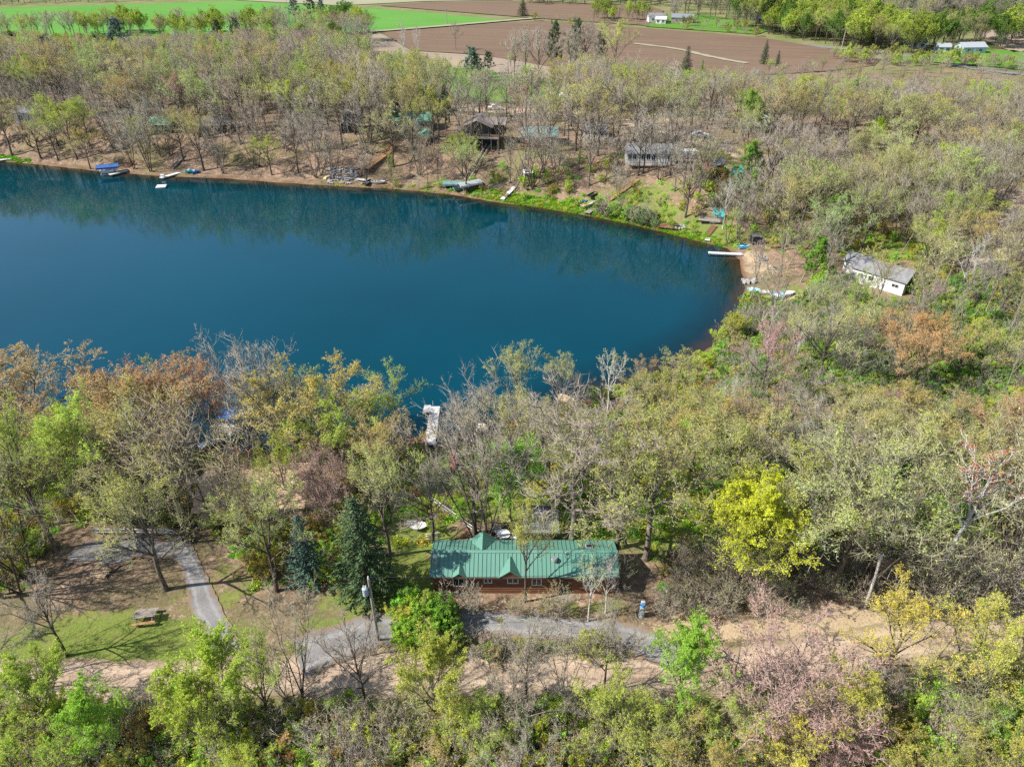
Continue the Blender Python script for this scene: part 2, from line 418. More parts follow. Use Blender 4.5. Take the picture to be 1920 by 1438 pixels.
PROTO = {}      # kind -> list of (trunk mesh, crown mesh, H)
JOINT = {}      # the same plants as one mesh, for the woods and the brush
def register(kind, plant, H, bark=BARK, twig=TWIG, leaf=LEAF, name='tree'):
    if 'wood' in plant.G: PROTO.setdefault(kind, []).append((plant.mesh(name+' trunk', ['wood'], [bark]), plant.mesh(name+' crown', ['twig', 'leaf'], [twig, leaf]), H))
    JOINT.setdefault(kind, []).append((plant.mesh(name, ['wood', 'twig', 'leaf'], [bark, twig, leaf]), H))
for i in range(4): register('bare', broadleaf(11+i, 13, 0.40+0.03*i, 0.36, 10, 10, 10, 3, leaves=300, lsize=0.05, tr=0.24, low=0.44), 13)
for i in range(6): register('bud', broadleaf(31+i, 13, 0.38+0.02*i, 0.32+0.02*i, 9, 10, 9, 3, leaves=5000, lsize=0.064, tr=0.23, low=0.42), 13)
for i in range(4): register('flush', broadleaf(301+i, 13, 0.38+0.02*i, 0.30, 10, 10, 9, 3, leaves=12500, lsize=0.06, tr=0.22, low=0.34), 13)
for i in range(4): register('leafy', broadleaf(51+i, 12, 0.36, 0.24, 13, 10, 9, 3, leaves=27000, lsize=0.07, low=0.16, tr=0.2), 12)
for i in range(2): register('maple', broadleaf(64+i, 13, 0.32, 0.14, 22, 10, 10, 3, leaves=52000, lsize=0.06, low=0.08, tr=0.2, tall_c=0.5), 13)
for i in range(3): register('fork', broadleaf(71+i, 14, 0.40, 0.02, 9, 9, 8, 3, leaves=700, lsize=0.065, stems=3, low=0.42, tr=0.26), 14)
for i in range(3): register('slim', broadleaf(91+i, 13, 0.15, 0.52, 6, 5, 5, 3, leaves=700, lsize=0.08, tr=0.15, lean=0.05+0.07*i, low=0.55, tall_c=0.75), 13, bark=BARK_PALE)
BTW = twig_mat('birch twig', (0.55, 0.52, 0.48), (0.66, 0.63, 0.58), 0.1)
for i in range(2): register('birch', broadleaf(101+i, 13, 0.24, 0.38, 7, 7, 6, 3, leaves=1000, lsize=0.07, tr=0.19), 13, bark=BARK_WHITE, twig=BTW)
for i in range(2): register('spruce', spruce(111+i), 10, leaf=NEEDLE)
for i in range(2): register('pine', pine(121+i), 13, leaf=NEEDLE)
for i in range(2): register('redbrush', broadleaf(131+i, 7, 0.62, 0.02, 18, 9, 9, 4, leaves=4200, lsize=0.06, stems=7, tr=0.13, low=0.2, tall_c=0.5), 7, bark=BARK_PALE, twig=TWIG_RED)
for i in range(3): register('barebrush', broadleaf(141+i, 4, 0.52, 0.02, 8, 5, 4, 3, leaves=150, lsize=0.05, stems=4, tr=0.2, low=0.15, tall_c=0.5), 4, bark=BARK_PALE)
for i in range(3): register('sumac', broadleaf(241+i, 4, 0.55, 0.02, 9, 5, 2, 1, leaves=60, lsize=0.05, stems=3, tr=0.30, low=0.25, tall_c=0.55), 4, bark=BARK_PALE)
for i in range(2): register('greenbrush', broadleaf(151+i, 3, 0.6, 0.02, 9, 6, 6, 3, leaves=4200, lsize=0.06, stems=5, tr=0.2, low=0.1, tall_c=0.45), 3)
def herb(seed, n=110, r=0.5, h=0.5, s=0.075):
    g = np.random.default_rng(seed); p = Plant()
    a = g.uniform(0, 6.28, n); q = np.sqrt(g.random(n))*r; z = g.random(n)*h*(1-0.5*q/r)
    p.leaves(np.stack([np.cos(a)*q, np.sin(a)*q, z+0.03], -1), s, g, 'leaf', up=1.0)
    O = np.stack([np.cos(a)*q*0.5, np.sin(a)*q*0.5, 0*z], -1); p.spikes(O, unit(g.normal(size=(n, 3))*0.45+[0, 0, 1]), z+0.2, 0.012, 'leaf', g)
    return p
for i in range(3): register('herb', herb(161+i), 0.5)
def straw(seed, n=60):
    g = np.random.default_rng(seed); p = Plant()
    a = g.uniform(0, 6.28, n); q = np.sqrt(g.random(n))*0.4
    p.spikes(np.stack([np.cos(a)*q, np.sin(a)*q, 0*q], -1), unit(g.normal(size=(n, 3))*0.5+[0, 0, 0.8]), g.uniform(0.2, 0.6, n), 0.02, 'leaf', g)
    return p
for i in range(2): register('tuft', straw(171+i), 0.5)
# leaf-heavy thicket crowns for the far-off willow woods
for i in range(2): register('willow', broadleaf(181+i, 12, 0.42, 0.08, 11, 9, 9, 3, leaves=9000, lsize=0.17, stems=3, low=0.12, tall_c=0.5), 12)

TREES = []
NAMES = {'bare': 'bare_tree', 'bud': 'budding_tree', 'leafy': 'leafy_tree', 'fork': 'forked_tree', 'slim': 'slender_tree', 'birch': 'birch_tree', 'flush': 'budding_tree', 'spruce': 'spruce_tree', 'maple': 'leafy_tree', 'sumac': 'shrub', 'pine': 'pine_tree',
         'redbrush': 'shrub', 'barebrush': 'shrub', 'greenbrush': 'shrub', 'willow': 'willow_tree'}
def plant(kind, pos, H, col, wide=1.0, rz=None, idx=None, label=None, word=None, bark=None):
    P = PROTO[kind]; idx = rnd.randrange(len(P)) if idx is None else idx
    tm, cm, h0 = P[idx]; s = H/h0
    root = put(NAMES[kind], None, None, (pos[0], pos[1], pos[2]-0.05), rnd.uniform(0, 6.28) if rz is None else rz, (s*wide, s*wide, s))
    root['category'] = 'shrub' if NAMES[kind] == 'shrub' else 'tree'
    root.color = (*col, 1)
    t = put('trunk' if NAMES[kind] != 'shrub' else 'stems', tm, root); c = put('crown', cm, root)
    t.color = c.color = (*col, 1)
    if bark: t.material_slots[0].link = 'OBJECT'; t.material_slots[0].material = bark
    if label: root['label'] = label
    TREES.append(dict(o=root, kind=kind, pos=pos, H=H, col=col, wide=wide, label=label, word=word))
    return root

PAL = dict(gold=(0.60, 0.58, 0.11), olive=(0.46, 0.45, 0.12), lime=(0.50, 0.60, 0.10), fresh=(0.36, 0.58, 0.08), grey=(0.38, 0.33, 0.25), orange=(0.50, 0.35, 0.18), rust=(0.56, 0.21, 0.11),
           yellow=(0.60, 0.65, 0.06), ochre=(0.54, 0.46, 0.15), pink=(0.50, 0.31, 0.26), brown=(0.42, 0.31, 0.22), green=(0.18, 0.32, 0.05), blue=(0.14, 0.21, 0.18), dark=(0.10, 0.15, 0.075), pale=(0.50, 0.52, 0.17))

# ------------------------------------------------------------------ stuff scattered by geometry nodes
def scatter(name, label, cat, kind_list, pts, rz, sc, pi, col):
    col_ = bpy.data.collections.new(name+' shapes'); k = 0
    for kd in kind_list:
        for me, h in JOINT[kd]:
            o = bpy.data.objects.new('%s shape %03d' % (name, k), me); col_.objects.link(o); k += 1
    me = bpy.data.meshes.new(name); me.vertices.add(len(pts)); me.vertices.foreach_set('co', np.asarray(pts, np.float32).ravel())
    for an, ty, v in (('rz', 'FLOAT', rz), ('sc', 'FLOAT', sc), ('pi', 'INT', pi)):
        a = me.attributes.new(an, ty, 'POINT'); a.data.foreach_set('value', np.asarray(v, np.float32 if ty == 'FLOAT' else np.int32))
    a = me.attributes.new('color', 'FLOAT_COLOR', 'POINT'); a.data.foreach_set('color', np.concatenate([np.asarray(col), np.ones((len(pts), 1))], 1).astype(np.float32).ravel())
    o = put(name, me); tag(o, label, cat, kind='stuff')
    ng = bpy.data.node_groups.new(name, 'GeometryNodeTree')
    ng.interface.new_socket('Geometry', in_out='INPUT', socket_type='NodeSocketGeometry'); ng.interface.new_socket('Geometry', in_out='OUTPUT', socket_type='NodeSocketGeometry')
    gi = ng.nodes.new('NodeGroupInput'); go = ng.nodes.new('NodeGroupOutput'); ip = ng.nodes.new('GeometryNodeInstanceOnPoints')
    ci = ng.nodes.new('GeometryNodeCollectionInfo'); ci.inputs[0].default_value = col_; ci.inputs[1].default_value = True; ci.inputs[2].default_value = True
    def na(n, t):
        x = ng.nodes.new('GeometryNodeInputNamedAttribute'); x.data_type = t; x.inputs[0].default_value = n
        return next(q for q in x.outputs if q.enabled and q.name == 'Attribute')
    cx = ng.nodes.new('ShaderNodeCombineXYZ'); L = ng.links.new
    L(na('rz', 'FLOAT'), cx.inputs[2]); L(gi.outputs[0], ip.inputs['Points']); L(ci.outputs[0], ip.inputs['Instance'])
    ip.inputs['Pick Instance'].default_value = True; L(na('pi', 'INT'), ip.inputs['Instance Index']); L(cx.outputs[0], ip.inputs['Rotation']); L(na('sc', 'FLOAT'), ip.inputs['Scale'])
    L(ip.outputs[0], go.inputs[0])
    md = o.modifiers.new('scatter', 'NODES'); md.node_group = ng
    return o
# ------------------------------------------------------------------ the ground: one sheet with zones of turf, dry leaves and straw
def zone(spots):
    A = np.zeros(XX.shape)
    for px, py, rx, ry, s in spots:
        c = at(px, py); A = np.maximum(A, s*np.exp(-(((XX-c.x)/rx)**2+((YY-c.y)/ry)**2)**1.5))
    return A
GRASS = zone([(230,1205,13,3.6,1),(80,1230,8,3,.9),(330,1215,6,3,.9),(760,1085,4,6,.9),(720,1140,6,3,.9),(640,1170,5,2,.7),(790,1010,5,5,.8),(820,880,7,5,.95),(890,850,5,4,.9),(800,960,5,5,.75),(560,870,6,4,.6),(450,860,6,4,.6),(600,900,6,4,.5),
  (1050,395,30,4.5,1),(1180,418,14,5,1),(1290,440,10,6,.8),(950,378,10,3,1),(1350,445,6,6,.9),(1470,470,14,7,.35),(1480,580,14,10,.8),(1600,620,28,16,.9),(1800,640,30,18,.95),(1480,640,20,10,.9),(1650,700,30,12,.85),(1400,800,14,10,.8),(1250,960,12,8,.8),(1500,900,16,9,.7),(1680,900,16,9,.6),(1100,960,10,8,.85),(1000,940,8,5,.9),
  (905,270,16,4,.6),(1010,290,12,4,.5),(690,270,10,6,.4),(480,275,10,8,.3),(1700,465,18,7,.9),(1280,215,20,9,.6),(860,150,70,35,.9),(1150,1215,12,1.2,.7),(930,1215,12,1.4,.8),(1100,1140,6,1.2,.6),(400,1120,4,6,.5),
  (1400,1000,10,7,.4),(330,1420,30,6,.7),(900,1400,40,7,.6),(1500,1400,30,7,.5),(1600,1170,12,2,.4)])
STRAW = zone([(1425,505,4.5,5,.6),(1470,560,4,3,.7),(1415,482,3,3,.8),(1500,1160,9,2.0,1),(1700,1180,9,2.4,.9),(1850,1180,14,4,.9),(1330,1180,6,1.5,.8),(1850,420,14,14,.9),(1800,330,14,14,.7),(1200,230,40,8,.5),(1300,1140,4,3,.5)])
FAR = smooth(255, 300, YY)
def ground_mat():
    m, nt, out = newmat('ground'); b = N(nt, 'BsdfPrincipled'); nt.links.new(b.outputs[0], out.inputs[0]); b.inputs['Roughness'].default_value = 0.95; b.inputs['Specular IOR Level'].default_value = 0.1
    tc = N(nt, 'TexCoord'); v = tc.outputs['Object']
    def A(n): a = N(nt, 'Attribute'); a.attribute_name = n; return a.outputs['Fac']
    fine = noise(nt, v, 5.0, 6, 0.7); mid = noise(nt, v, 0.55, 5, 0.6); big = noise(nt, v, 0.09, 4)
    vor = N(nt, 'TexVoronoi'); vor.inputs['Scale'].default_value = 3.2; nt.links.new(v, vor.inputs['Vector'])
    leafy = mixc(nt, ramp(nt, fine, 0.3, 0.7), (0.17, 0.105, 0.07), (0.36, 0.25, 0.17))
    leafy = mixc(nt, ramp(nt, vor.outputs['Color'], 0.55, 0.9), leafy, (0.44, 0.33, 0.235))
    leafy = mixc(nt, ramp(nt, mid, 0.42, 0.66, 0, 0.75), leafy, (0.115, 0.085, 0.06))
    leafy = mixc(nt, ramp(nt, big, 0.46, 0.62, 0, 0.55), leafy, (0.13, 0.135, 0.05))
    turf = mixc(nt, ramp(nt, fine, 0.3, 0.7), (0.10, 0.155, 0.030), (0.22, 0.265, 0.06))
    turf = mixc(nt, ramp(nt, mid, 0.45, 0.7, 0, 0.6), turf, (0.26, 0.24, 0.08))
    straw = mixc(nt, ramp(nt, fine, 0.3, 0.7), (0.34, 0.25, 0.15), (0.56, 0.44, 0.29))
    def blend(base, att, other):
        w = math_(nt, 'ADD', A(att), ramp(nt, mid, 0.25, 0.75, -0.38, 0.38)); w = math_(nt, 'ADD', w, ramp(nt, fine, 0.3, 0.7, -0.22, 0.22))
        return mixc(nt, ramp(nt, w, 0.38, 0.62), base, other)
    c = blend(leafy, 'grass', turf); c = blend(c, 'straw', straw)
    meadow = mixc(nt, ramp(nt, mid, 0.35, 0.65), (0.20, 0.20, 0.08), (0.27, 0.23, 0.13))
    meadow = mixc(nt, ramp(nt, big, 0.4, 0.65), meadow, (0.15, 0.19, 0.06))
    c = mixc(nt, A('far'), c, meadow)
    wet = A('wet'); c = mixc(nt, wet, c, (0.16, 0.085, 0.045))
    nt.links.new(c, b.inputs['Base Color'])
    bp = N(nt, 'Bump'); bp.inputs['Strength'].default_value = 0.7; bp.inputs['Distance'].default_value = 0.12; nt.links.new(fine, bp.inputs['Height']); nt.links.new(bp.outputs[0], b.inputs['Normal'])
    return m
nx, ny = len(GX), len(GY)
V = np.stack([XX.ravel(), YY.ravel(), HH.ravel()], -1)
i, j = np.meshgrid(np.arange(nx-1), np.arange(ny-1)); q = (j*nx+i).ravel()
F = np.stack([q, q+1, q+nx+1, q+nx], -1)
wet = np.clip(1-np.abs(DD-0.1)/1.3, 0, 1)*(DD > -30)
me = mesh_arrays('ground', V, [(F, 0)], [ground_mat()], {'grass': GRASS, 'straw': STRAW, 'far': FAR, 'wet': wet})
me.polygons.foreach_set('use_smooth', [True]*len(me.polygons))
tag(put('ground', me), kind='structure')

# ------------------------------------------------------------------ the lake
def water_mat():
    m, nt, out = newmat('lake water'); b = N(nt, 'BsdfPrincipled'); nt.links.new(b.outputs[0], out.inputs[0])
    a = N(nt, 'Attribute'); a.attribute_name = 'depth'; tc = N(nt, 'TexCoord'); v = tc.outputs['Object']
    n1 = noise(nt, v, 0.25, 4); w = math_(nt, 'ADD', a.outputs['Fac'], ramp(nt, n1, 0.3, 0.7, -0.8, 0.8))
    big = noise(nt, v, 0.02, 3)
    deep = mixc(nt, ramp(nt, big, 0.35, 0.65), (0.0001, 0.036, 0.050), (0.0001, 0.046, 0.066))
    c = mixc(nt, ramp(nt, w, 0.2, 2.6), (0.040, 0.023, 0.010), (0.003, 0.018, 0.020)); c = mixc(nt, ramp(nt, w, 2.0, 9), c, deep)
    nt.links.new(c, b.inputs['Base Color']); b.inputs['IOR'].default_value = 1.62; b.inputs['Specular Tint'].default_value = (0.02, 0.70, 1.0, 1)
    r = ramp(nt, noise(nt, v, 0.035, 3), 0.35, 0.65, 0.02, 0.07); nt.links.new(r, b.inputs['Roughness'])
    mp = N(nt, 'Mapping'); mp.inputs['Scale'].default_value = (0.55, 1.6, 1); mp.inputs['Rotation'].default_value = (0, 0, 0.25); nt.links.new(v, mp.inputs[0])
    wv = noise(nt, mp.outputs[0], 1.1, 3, 0.6)
    bp = N(nt, 'Bump'); bp.inputs['Distance'].default_value = 0.05
    st = ramp(nt, noise(nt, v, 0.03, 3), 0.36, 0.64, 0.02, 0.15); nt.links.new(st, bp.inputs['Strength'])
    nt.links.new(wv, bp.inputs['Height']); nt.links.new(bp.outputs[0], b.inputs['Normal'])
    return m
wx = np.arange(-700, 90, 3.0); wy = np.arange(30, 350, 3.0)
WX, WY = np.meshgrid(wx, wy); dw = sdf(WX, WY)
keep = (dw < 6).reshape(WX.shape); cell = keep[:-1, :-1] | keep[1:, :-1] | keep[:-1, 1:] | keep[1:, 1:]
i, j = np.meshgrid(np.arange(len(wx)-1), np.arange(len(wy)-1)); q = (j*len(wx)+i)[cell]
me = mesh_arrays('lake_water', np.stack([WX.ravel(), WY.ravel(), 0*WX.ravel()], -1), [(np.stack([q, q+1, q+len(wx)+1, q+len(wx)], -1), 0)], [water_mat()], {'depth': np.clip(-dw, 0, 40)})
tag(put('lake_water', me), kind='structure')

# ------------------------------------------------------------------ sheets laid on the ground: roads, drives, fields
def inside(poly, x, y):
    ins = np.zeros(x.shape, bool); P = np.array(poly)
    for i in range(len(P)):
        ax, ay = P[i]; bx, by = P[(i+1) % len(P)]
        if ay == by: continue
        c = (ay > y) != (by > y); ins ^= c & (x < (bx-ax)*(y-ay)/(by-ay)+ax)
    return ins
def strip(name, pts, width, m, lift=0.05, step=0.45, ragged=0.25, kind='structure'):
    """a road laid along world points; widths may change; edges are ragged"""
    P = np.array([(p[0], p[1]) for p in pts]); W = width if hasattr(width, '__len__') else [width]*len(P)
    # smooth curve through the points
    ts = np.linspace(0, len(P)-1, 400); pad = np.vstack([2*P[0]-P[1], P, 2*P[-1]-P[-2]])
    out = []
    for t in ts:
        k = min(int(t), len(P)-2); u = t-k; a, b, c, d = pad[k:k+4]
        out.append(0.5*((2*b)+(-a+c)*u+(2*a-5*b+4*c-d)*u*u+(-a+3*b-3*c+d)*u**3))
    Q = np.array(out); s = np.concatenate([[0], np.cumsum(np.linalg.norm(np.diff(Q, axis=0), axis=1))])
    n = max(int(s[-1]/step), 3); si = np.linspace(0, s[-1], n); Q = np.stack([np.interp(si, s, Q[:, 0]), np.interp(si, s, Q[:, 1])], -1)
    w = np.interp(np.interp(si, s, ts), range(len(W)), W); T = unit(np.gradient(Q, axis=0)); Nn = np.stack([-T[:, 1], T[:, 0]], -1)
    g = np.random.default_rng(len(name)); m_ = max(int(max(W)/0.5), 4); V = []
    eL = w/2+ragged*(lump(si, si*0.3, 1.1, 3)+g.normal(size=n)*0.35); eR = w/2+ragged*(lump(si, si*0.4, 1.3, 5)+g.normal(size=n)*0.35)
    u = np.linspace(0, 1, m_+1)
    X = Q[:, None]+Nn[:, None]*(eL[:, None]*(1-u)-eR[:, None]*u)[..., None]
    Z = np.maximum(hz(X[..., 0], X[..., 1]), 0)+lift
    i, j = np.meshgrid(np.arange(n-1), np.arange(m_), indexing='ij'); q = (i*(m_+1)+j).ravel()
    me = mesh_arrays(name, np.concatenate([X, Z[..., None]], -1).reshape(-1, 3), [(np.stack([q, q+1, q+m_+2, q+m_+1], -1), 0)], [m], {'across': np.tile(1-2*u, n)})
    return tag(put(name, me), kind=kind)
def field(name, poly, m, lift, step, label=None):
    P = np.array([(p[0], p[1]) for p in poly]); bm = bmesh.new()
    vs = [bm.verts.new((p[0], p[1], 0)) for p in P]; bm.faces.new(vs)
    for ax in (0, 1):
        lo, hi = P[:, ax].min(), P[:, ax].max(); k = lo+step
        while k < hi:
            co = [0, 0, 0]; co[ax] = k; no = [0, 0, 0]; no[ax] = 1
            bmesh.ops.bisect_plane(bm, geom=bm.verts[:]+bm.edges[:]+bm.faces[:], plane_co=co, plane_no=no); k += step
    bmesh.ops.triangulate(bm, faces=bm.faces[:])
    for v in bm.verts: v.co.z = float(hz(v.co.x, v.co.y))+lift
    bmesh.ops.recalc_face_normals(bm, faces=bm.faces[:])
    me = bpy.data.meshes.new(name); bm.to_mesh(me); bm.free(); me.materials.append(m)
    return tag(put(name, me), kind='structure')
def row_mat(name, a, b, per, ang, amount=0.5, big=0.02, c3=None, fscale=1.2):
    """a field drawn in long drill rows"""
    m, nt, out = newmat(name); bs = N(nt, 'BsdfPrincipled'); nt.links.new(bs.outputs[0], out.inputs[0]); bs.inputs['Roughness'].default_value = 0.95; bs.inputs['Specular IOR Level'].default_value = 0.1
    tc = N(nt, 'TexCoord'); mp = N(nt, 'Mapping'); mp.inputs['Rotation'].default_value = (0, 0, ang); nt.links.new(tc.outputs['Object'], mp.inputs[0])
    mp2 = N(nt, 'Mapping'); mp2.inputs['Scale'].default_value = (0.02, 1, 1); nt.links.new(mp.outputs[0], mp2.inputs[0])
    rows = noise(nt, mp2.outputs[0], 1/per, 4, 0.7); bigf = noise(nt, tc.outputs['Object'], big, 4); fine = noise(nt, tc.outputs['Object'], fscale, 5, 0.7)
    c = mixc(nt, ramp(nt, rows, 0.4, 0.6, 0, amount), a, b); c = mixc(nt, ramp(nt, bigf, 0.4, 0.65, 0, 0.6), c, c3 or b); c = mixc(nt, ramp(nt, fine, 0.35, 0.7, 0, 0.35), c, tuple(x*0.6 for x in a))
    wv = N(nt, 'TexWave'); wv.wave_profile = 'SIN'; wv.bands_direction = 'Y'; wv.inputs['Scale'].default_value = 0.30/per; wv.inputs['Distortion'].default_value = 0.6; wv.inputs['Detail'].default_value = 2; wv.inputs['Detail Scale'].default_value = 0.05; nt.links.new(mp.outputs[0], wv.inputs['Vector'])
    patch_ = ramp(nt, noise(nt, tc.outputs['Object'], big*2.2, 3), 0.4, 0.6, 0.1, 0.5)
    c = mixc(nt, math_(nt, 'MULTIPLY', ramp(nt, wv.outputs['Fac'], 0.72, 0.95), patch_), c, tuple(x*0.62 for x in a))
    nt.links.new(c, bs.inputs['Base Color']); return m
M_SAND = mat('sandy road', (0.40, 0.29, 0.21), (0.52, 0.40, 0.30), 0.6, 0.95, bump=0.5, bscale=6, spec=0.1)
def loose_mat(name, a, b, litter, amt):
    m, nt, out = newmat(name); bs = N(nt, 'BsdfPrincipled'); nt.links.new(bs.outputs[0], out.inputs[0]); bs.inputs['Roughness'].default_value = 0.95; bs.inputs['Specular IOR Level'].default_value = 0.1
    v = N(nt, 'TexCoord').outputs['Object']; at_ = N(nt, 'Attribute'); at_.attribute_name = 'across'
    c = mixc(nt, ramp(nt, noise(nt, v, 9.0, 5, 0.75), 0.3, 0.7), a, b)
    c = mixc(nt, ramp(nt, noise(nt, v, 0.5, 4), 0.4, 0.7, 0, 0.5), c, tuple(x*0.62 for x in a))
    ed = math_(nt, 'ABSOLUTE', at_.outputs['Fac']); w = noise(nt, v, 1.6, 5, 0.7)
    rut = math_(nt, 'ABSOLUTE', math_(nt, 'SUBTRACT', ed, 0.48)); c = mixc(nt, ramp(nt, rut, 0.05, 0.2, 0.35, 0.0), c, tuple(min(x*1.35, 0.7) for x in b))
    e2 = math_(nt, 'ADD', math_(nt, 'MULTIPLY', math_(nt, 'POWER', ed, 3.0), 0.38), w)
    e2 = math_(nt, 'ADD', e2, ramp(nt, ed, 0.0, 0.25, 0.05, 0.0))
    c = mixc(nt, ramp(nt, e2, 0.60, 0.78, 0, amt), c, litter)
    c = mixc(nt, ramp(nt, noise(nt, v, 6.0, 3, 0.8), 0.60, 0.68, 0, amt*0.7), c, litter)
    nt.links.new(c, bs.inputs['Base Color']); bp = N(nt, 'Bump'); bp.inputs['Strength'].default_value = 0.7; bp.inputs['Distance'].default_value = 0.05; nt.links.new(noise(nt, v, 12.0, 4), bp.inputs['Height']); nt.links.new(bp.outputs[0], bs.inputs['Normal'])
    return m
M_GRAVEL = loose_mat('grey gravel', (0.19, 0.185, 0.18), (0.32, 0.315, 0.31), (0.26, 0.18, 0.12), 0.85)
M_YARD = loose_mat('leaf strewn grey gravel', (0.16, 0.155, 0.15), (0.25, 0.245, 0.24), (0.24, 0.165, 0.11), 1.0)
M_SAND = loose_mat('sandy road', (0.42, 0.30, 0.215), (0.54, 0.415, 0.31), (0.24, 0.20, 0.11), 0.75)
M_ASPHALT = mat('asphalt', (0.17, 0.175, 0.18), (0.22, 0.225, 0.23), 0.3, 0.9)
M_LAWN = row_mat('lawn grass', (0.10, 0.24, 0.03), (0.15, 0.29, 0.05), 2.0, 0.3, 0.6, 0.05, (0.20, 0.26, 0.07))
M_CROP = row_mat('young green crop', (0.10, 0.29, 0.04), (0.14, 0.33, 0.06), 3.0, 0.12, 0.8, 0.012, (0.17, 0.33, 0.08))
M_PLOUGH = row_mat('ploughed soil', (0.17, 0.112, 0.073), (0.25, 0.172, 0.12), 2.4, 0.22, 0.9, 0.014, (0.215, 0.15, 0.10))
M_STUBBLE = row_mat('stubble', (0.34, 0.26, 0.19), (0.43, 0.34, 0.26), 2.0, 0.3, 0.9, 0.02, (0.30, 0.23, 0.165))
M_PALE = row_mat('dry pale field', (0.36, 0.33, 0.22), (0.42, 0.38, 0.27), 4.0, 0.0, 0.5, 0.01, (0.30, 0.32, 0.17))
def px(*ps): return [at(*p) for p in ps]
strip('dirt_road', px((-260,1290),(-80,1278),(120,1278),(330,1276),(560,1268),(760,1262),(980,1262),(1180,1268),(1380,1255),(1560,1226),(1740,1200),(1900,1186),(2100,1160)), [4.2,4.2,4.0,3.6,4,4.4,4.4,4.4,4.2,4,4.2,4.6,5], M_SAND, 0.05)
strip('gravel_drive', px((560,1240),(640,1205),(740,1180),(850,1170),(960,1172),(1080,1180),(1180,1200),(1290,1240)), [4.4,4.2,3.4,3.0,2.6,2.6,2.8,3.4], M_GRAVEL, 0.075)
strip('gravel_lane', px((430,1225),(408,1180),(380,1125),(362,1075),(345,1040),(320,1015)), [2.3,2.3,2.1,1.8,2.0,2.4], M_GRAVEL, 0.075)
strip('gravel_yard', px((345,1028),(270,1030),(200,1036),(130,1048)), [2.4,3.6,3.8,2.2], M_YARD, 0.11, ragged=0.7)
strip('lane', px((300,160),(480,174),(620,190),(780,203),(930,209),(1050,212),(1150,226),(1260,250),(1390,290),(1530,318),(1680,330),(1800,340),(1900,375)), 6.0, M_SAND, 0.12, 2.0, 0.6)
strip('sandy_drive', px((1960,330),(1915,380),(1890,430),(1880,480),(1800,500)), [5,5,4.4,4,2.5], M_SAND, 0.1, 0.8, 0.5)
strip('country_road', px((1400,74),(1560,91),(1650,100),(1740,113),(1850,132),(2000,150)), 5.0, M_ASPHALT, 0.2, 3.0, 0.2)
strip('field_track', px((690,62),(830,51),(960,40),(1010,36)), 4.5, M_PALE, 0.5, 4.0, 0.3)
field('crop_field', px((-700,72),(-300,78),(0,72),(250,68),(500,66),(690,62),(960,41),(800,26),(640,14),(440,3),(260,9),(0,16),(-700,26)), M_CROP, 0.25, 12)
field('ploughed_field', px((770,96),(715,62),(960,43),(1010,41),(1280,60),(1430,72),(1560,94),(1650,113),(1640,124),(1560,134),(1480,140),(1200,150),(1040,128),(900,104)), M_PLOUGH, 0.22, 10)
strip('field_track', px((1190,84),(1270,94),(1330,108),(1400,121)), 3.0, M_PALE, 0.4, 3.0, 0.6)
field('stubble_field', px((640,78),(712,64),(772,97),(910,106),(1050,130),(1130,150),(1000,150),(850,128),(780,122),(700,110)), M_STUBBLE, 0.2, 8)
field('ploughed_strip', px((710,12),(1000,36),(1215,50),(1245,22),(1210,11),(960,4),(800,6)), M_PLOUGH, 0.35, 14)
field('pale_field', px((440,2),(640,12),(800,4),(960,2),(960,-8),(500,-10)), M_PALE, 0.3, 16)
field('farm_lawn', px((1150,40),(1220,52),(1420,66),(1450,56),(1330,30),(1170,30)), M_LAWN, 0.3, 10)
field('lawn', px((800,128),(860,120),(940,128),(1010,140),(1080,160),(1060,190),(960,196),(840,190),(790,170)), M_LAWN, 0.16, 4)
field('roadside_lawn', px((1660,112),(1780,98),(1900,96),(1980,110),(1980,140),(1850,126)), M_LAWN, 0.3, 8)
field('hill_field', px((1830,60),(1870,48),(1960,42),(1960,92),(1900,100),(1850,80)), M_STUBBLE, 0.3, 10)
# ------------------------------------------------------------------ materials of built things
def log_mat(name, a, b):
    m, nt, out = newmat(name); bs = N(nt, 'BsdfPrincipled'); nt.links.new(bs.outputs[0], out.inputs[0]); bs.inputs['Roughness'].default_value = 0.7
    tc = N(nt, 'TexCoord'); mp = N(nt, 'Mapping'); mp.inputs['Scale'].default_value = (0.5, 0.5, 7); nt.links.new(tc.outputs['Object'], mp.inputs[0])
    f = noise(nt, mp.outputs[0], 1.2, 4); nt.links.new(mixc(nt, ramp(nt, f, 0.35, 0.65), a, b), bs.inputs['Base Color']); return m
M_LOG = log_mat('stained log siding', (0.235, 0.105, 0.05), (0.15, 0.062, 0.032))
M_DKLOG = log_mat('dark stained boards', (0.10, 0.07, 0.05), (0.06, 0.045, 0.035))
M_GREEN = mat('green metal roof', (0.105, 0.255, 0.195), (0.125, 0.28, 0.215), 0.7, 0.5, spec=0.6)
M_GREEN2 = mat('weathered green shingles', (0.10, 0.27, 0.20), (0.16, 0.33, 0.25), 0.8, 0.75)
M_TEALROOF = mat('blue green shingles', (0.12, 0.22, 0.22), (0.20, 0.30, 0.29), 1.5, 0.8)
M_GREY = mat('grey shingles', (0.17, 0.17, 0.175), (0.27, 0.265, 0.265), 1.6, 0.85, bump=0.3)
M_DKGREY = mat('charcoal shingles', (0.13, 0.12, 0.12), (0.19, 0.175, 0.17), 1.5, 0.85)
M_BRROOF = mat('brown grey shingles', (0.20, 0.165, 0.15), (0.28, 0.235, 0.21), 1.5, 0.85)
M_TANROOF = mat('leaf strewn tan shingles', (0.56, 0.38, 0.22), (0.68, 0.50, 0.34), 3.5, 0.9, bump=0.6)
M_REDROOF = mat('red metal', (0.42, 0.10, 0.08), (0.50, 0.16, 0.13), 0.8, 0.6)
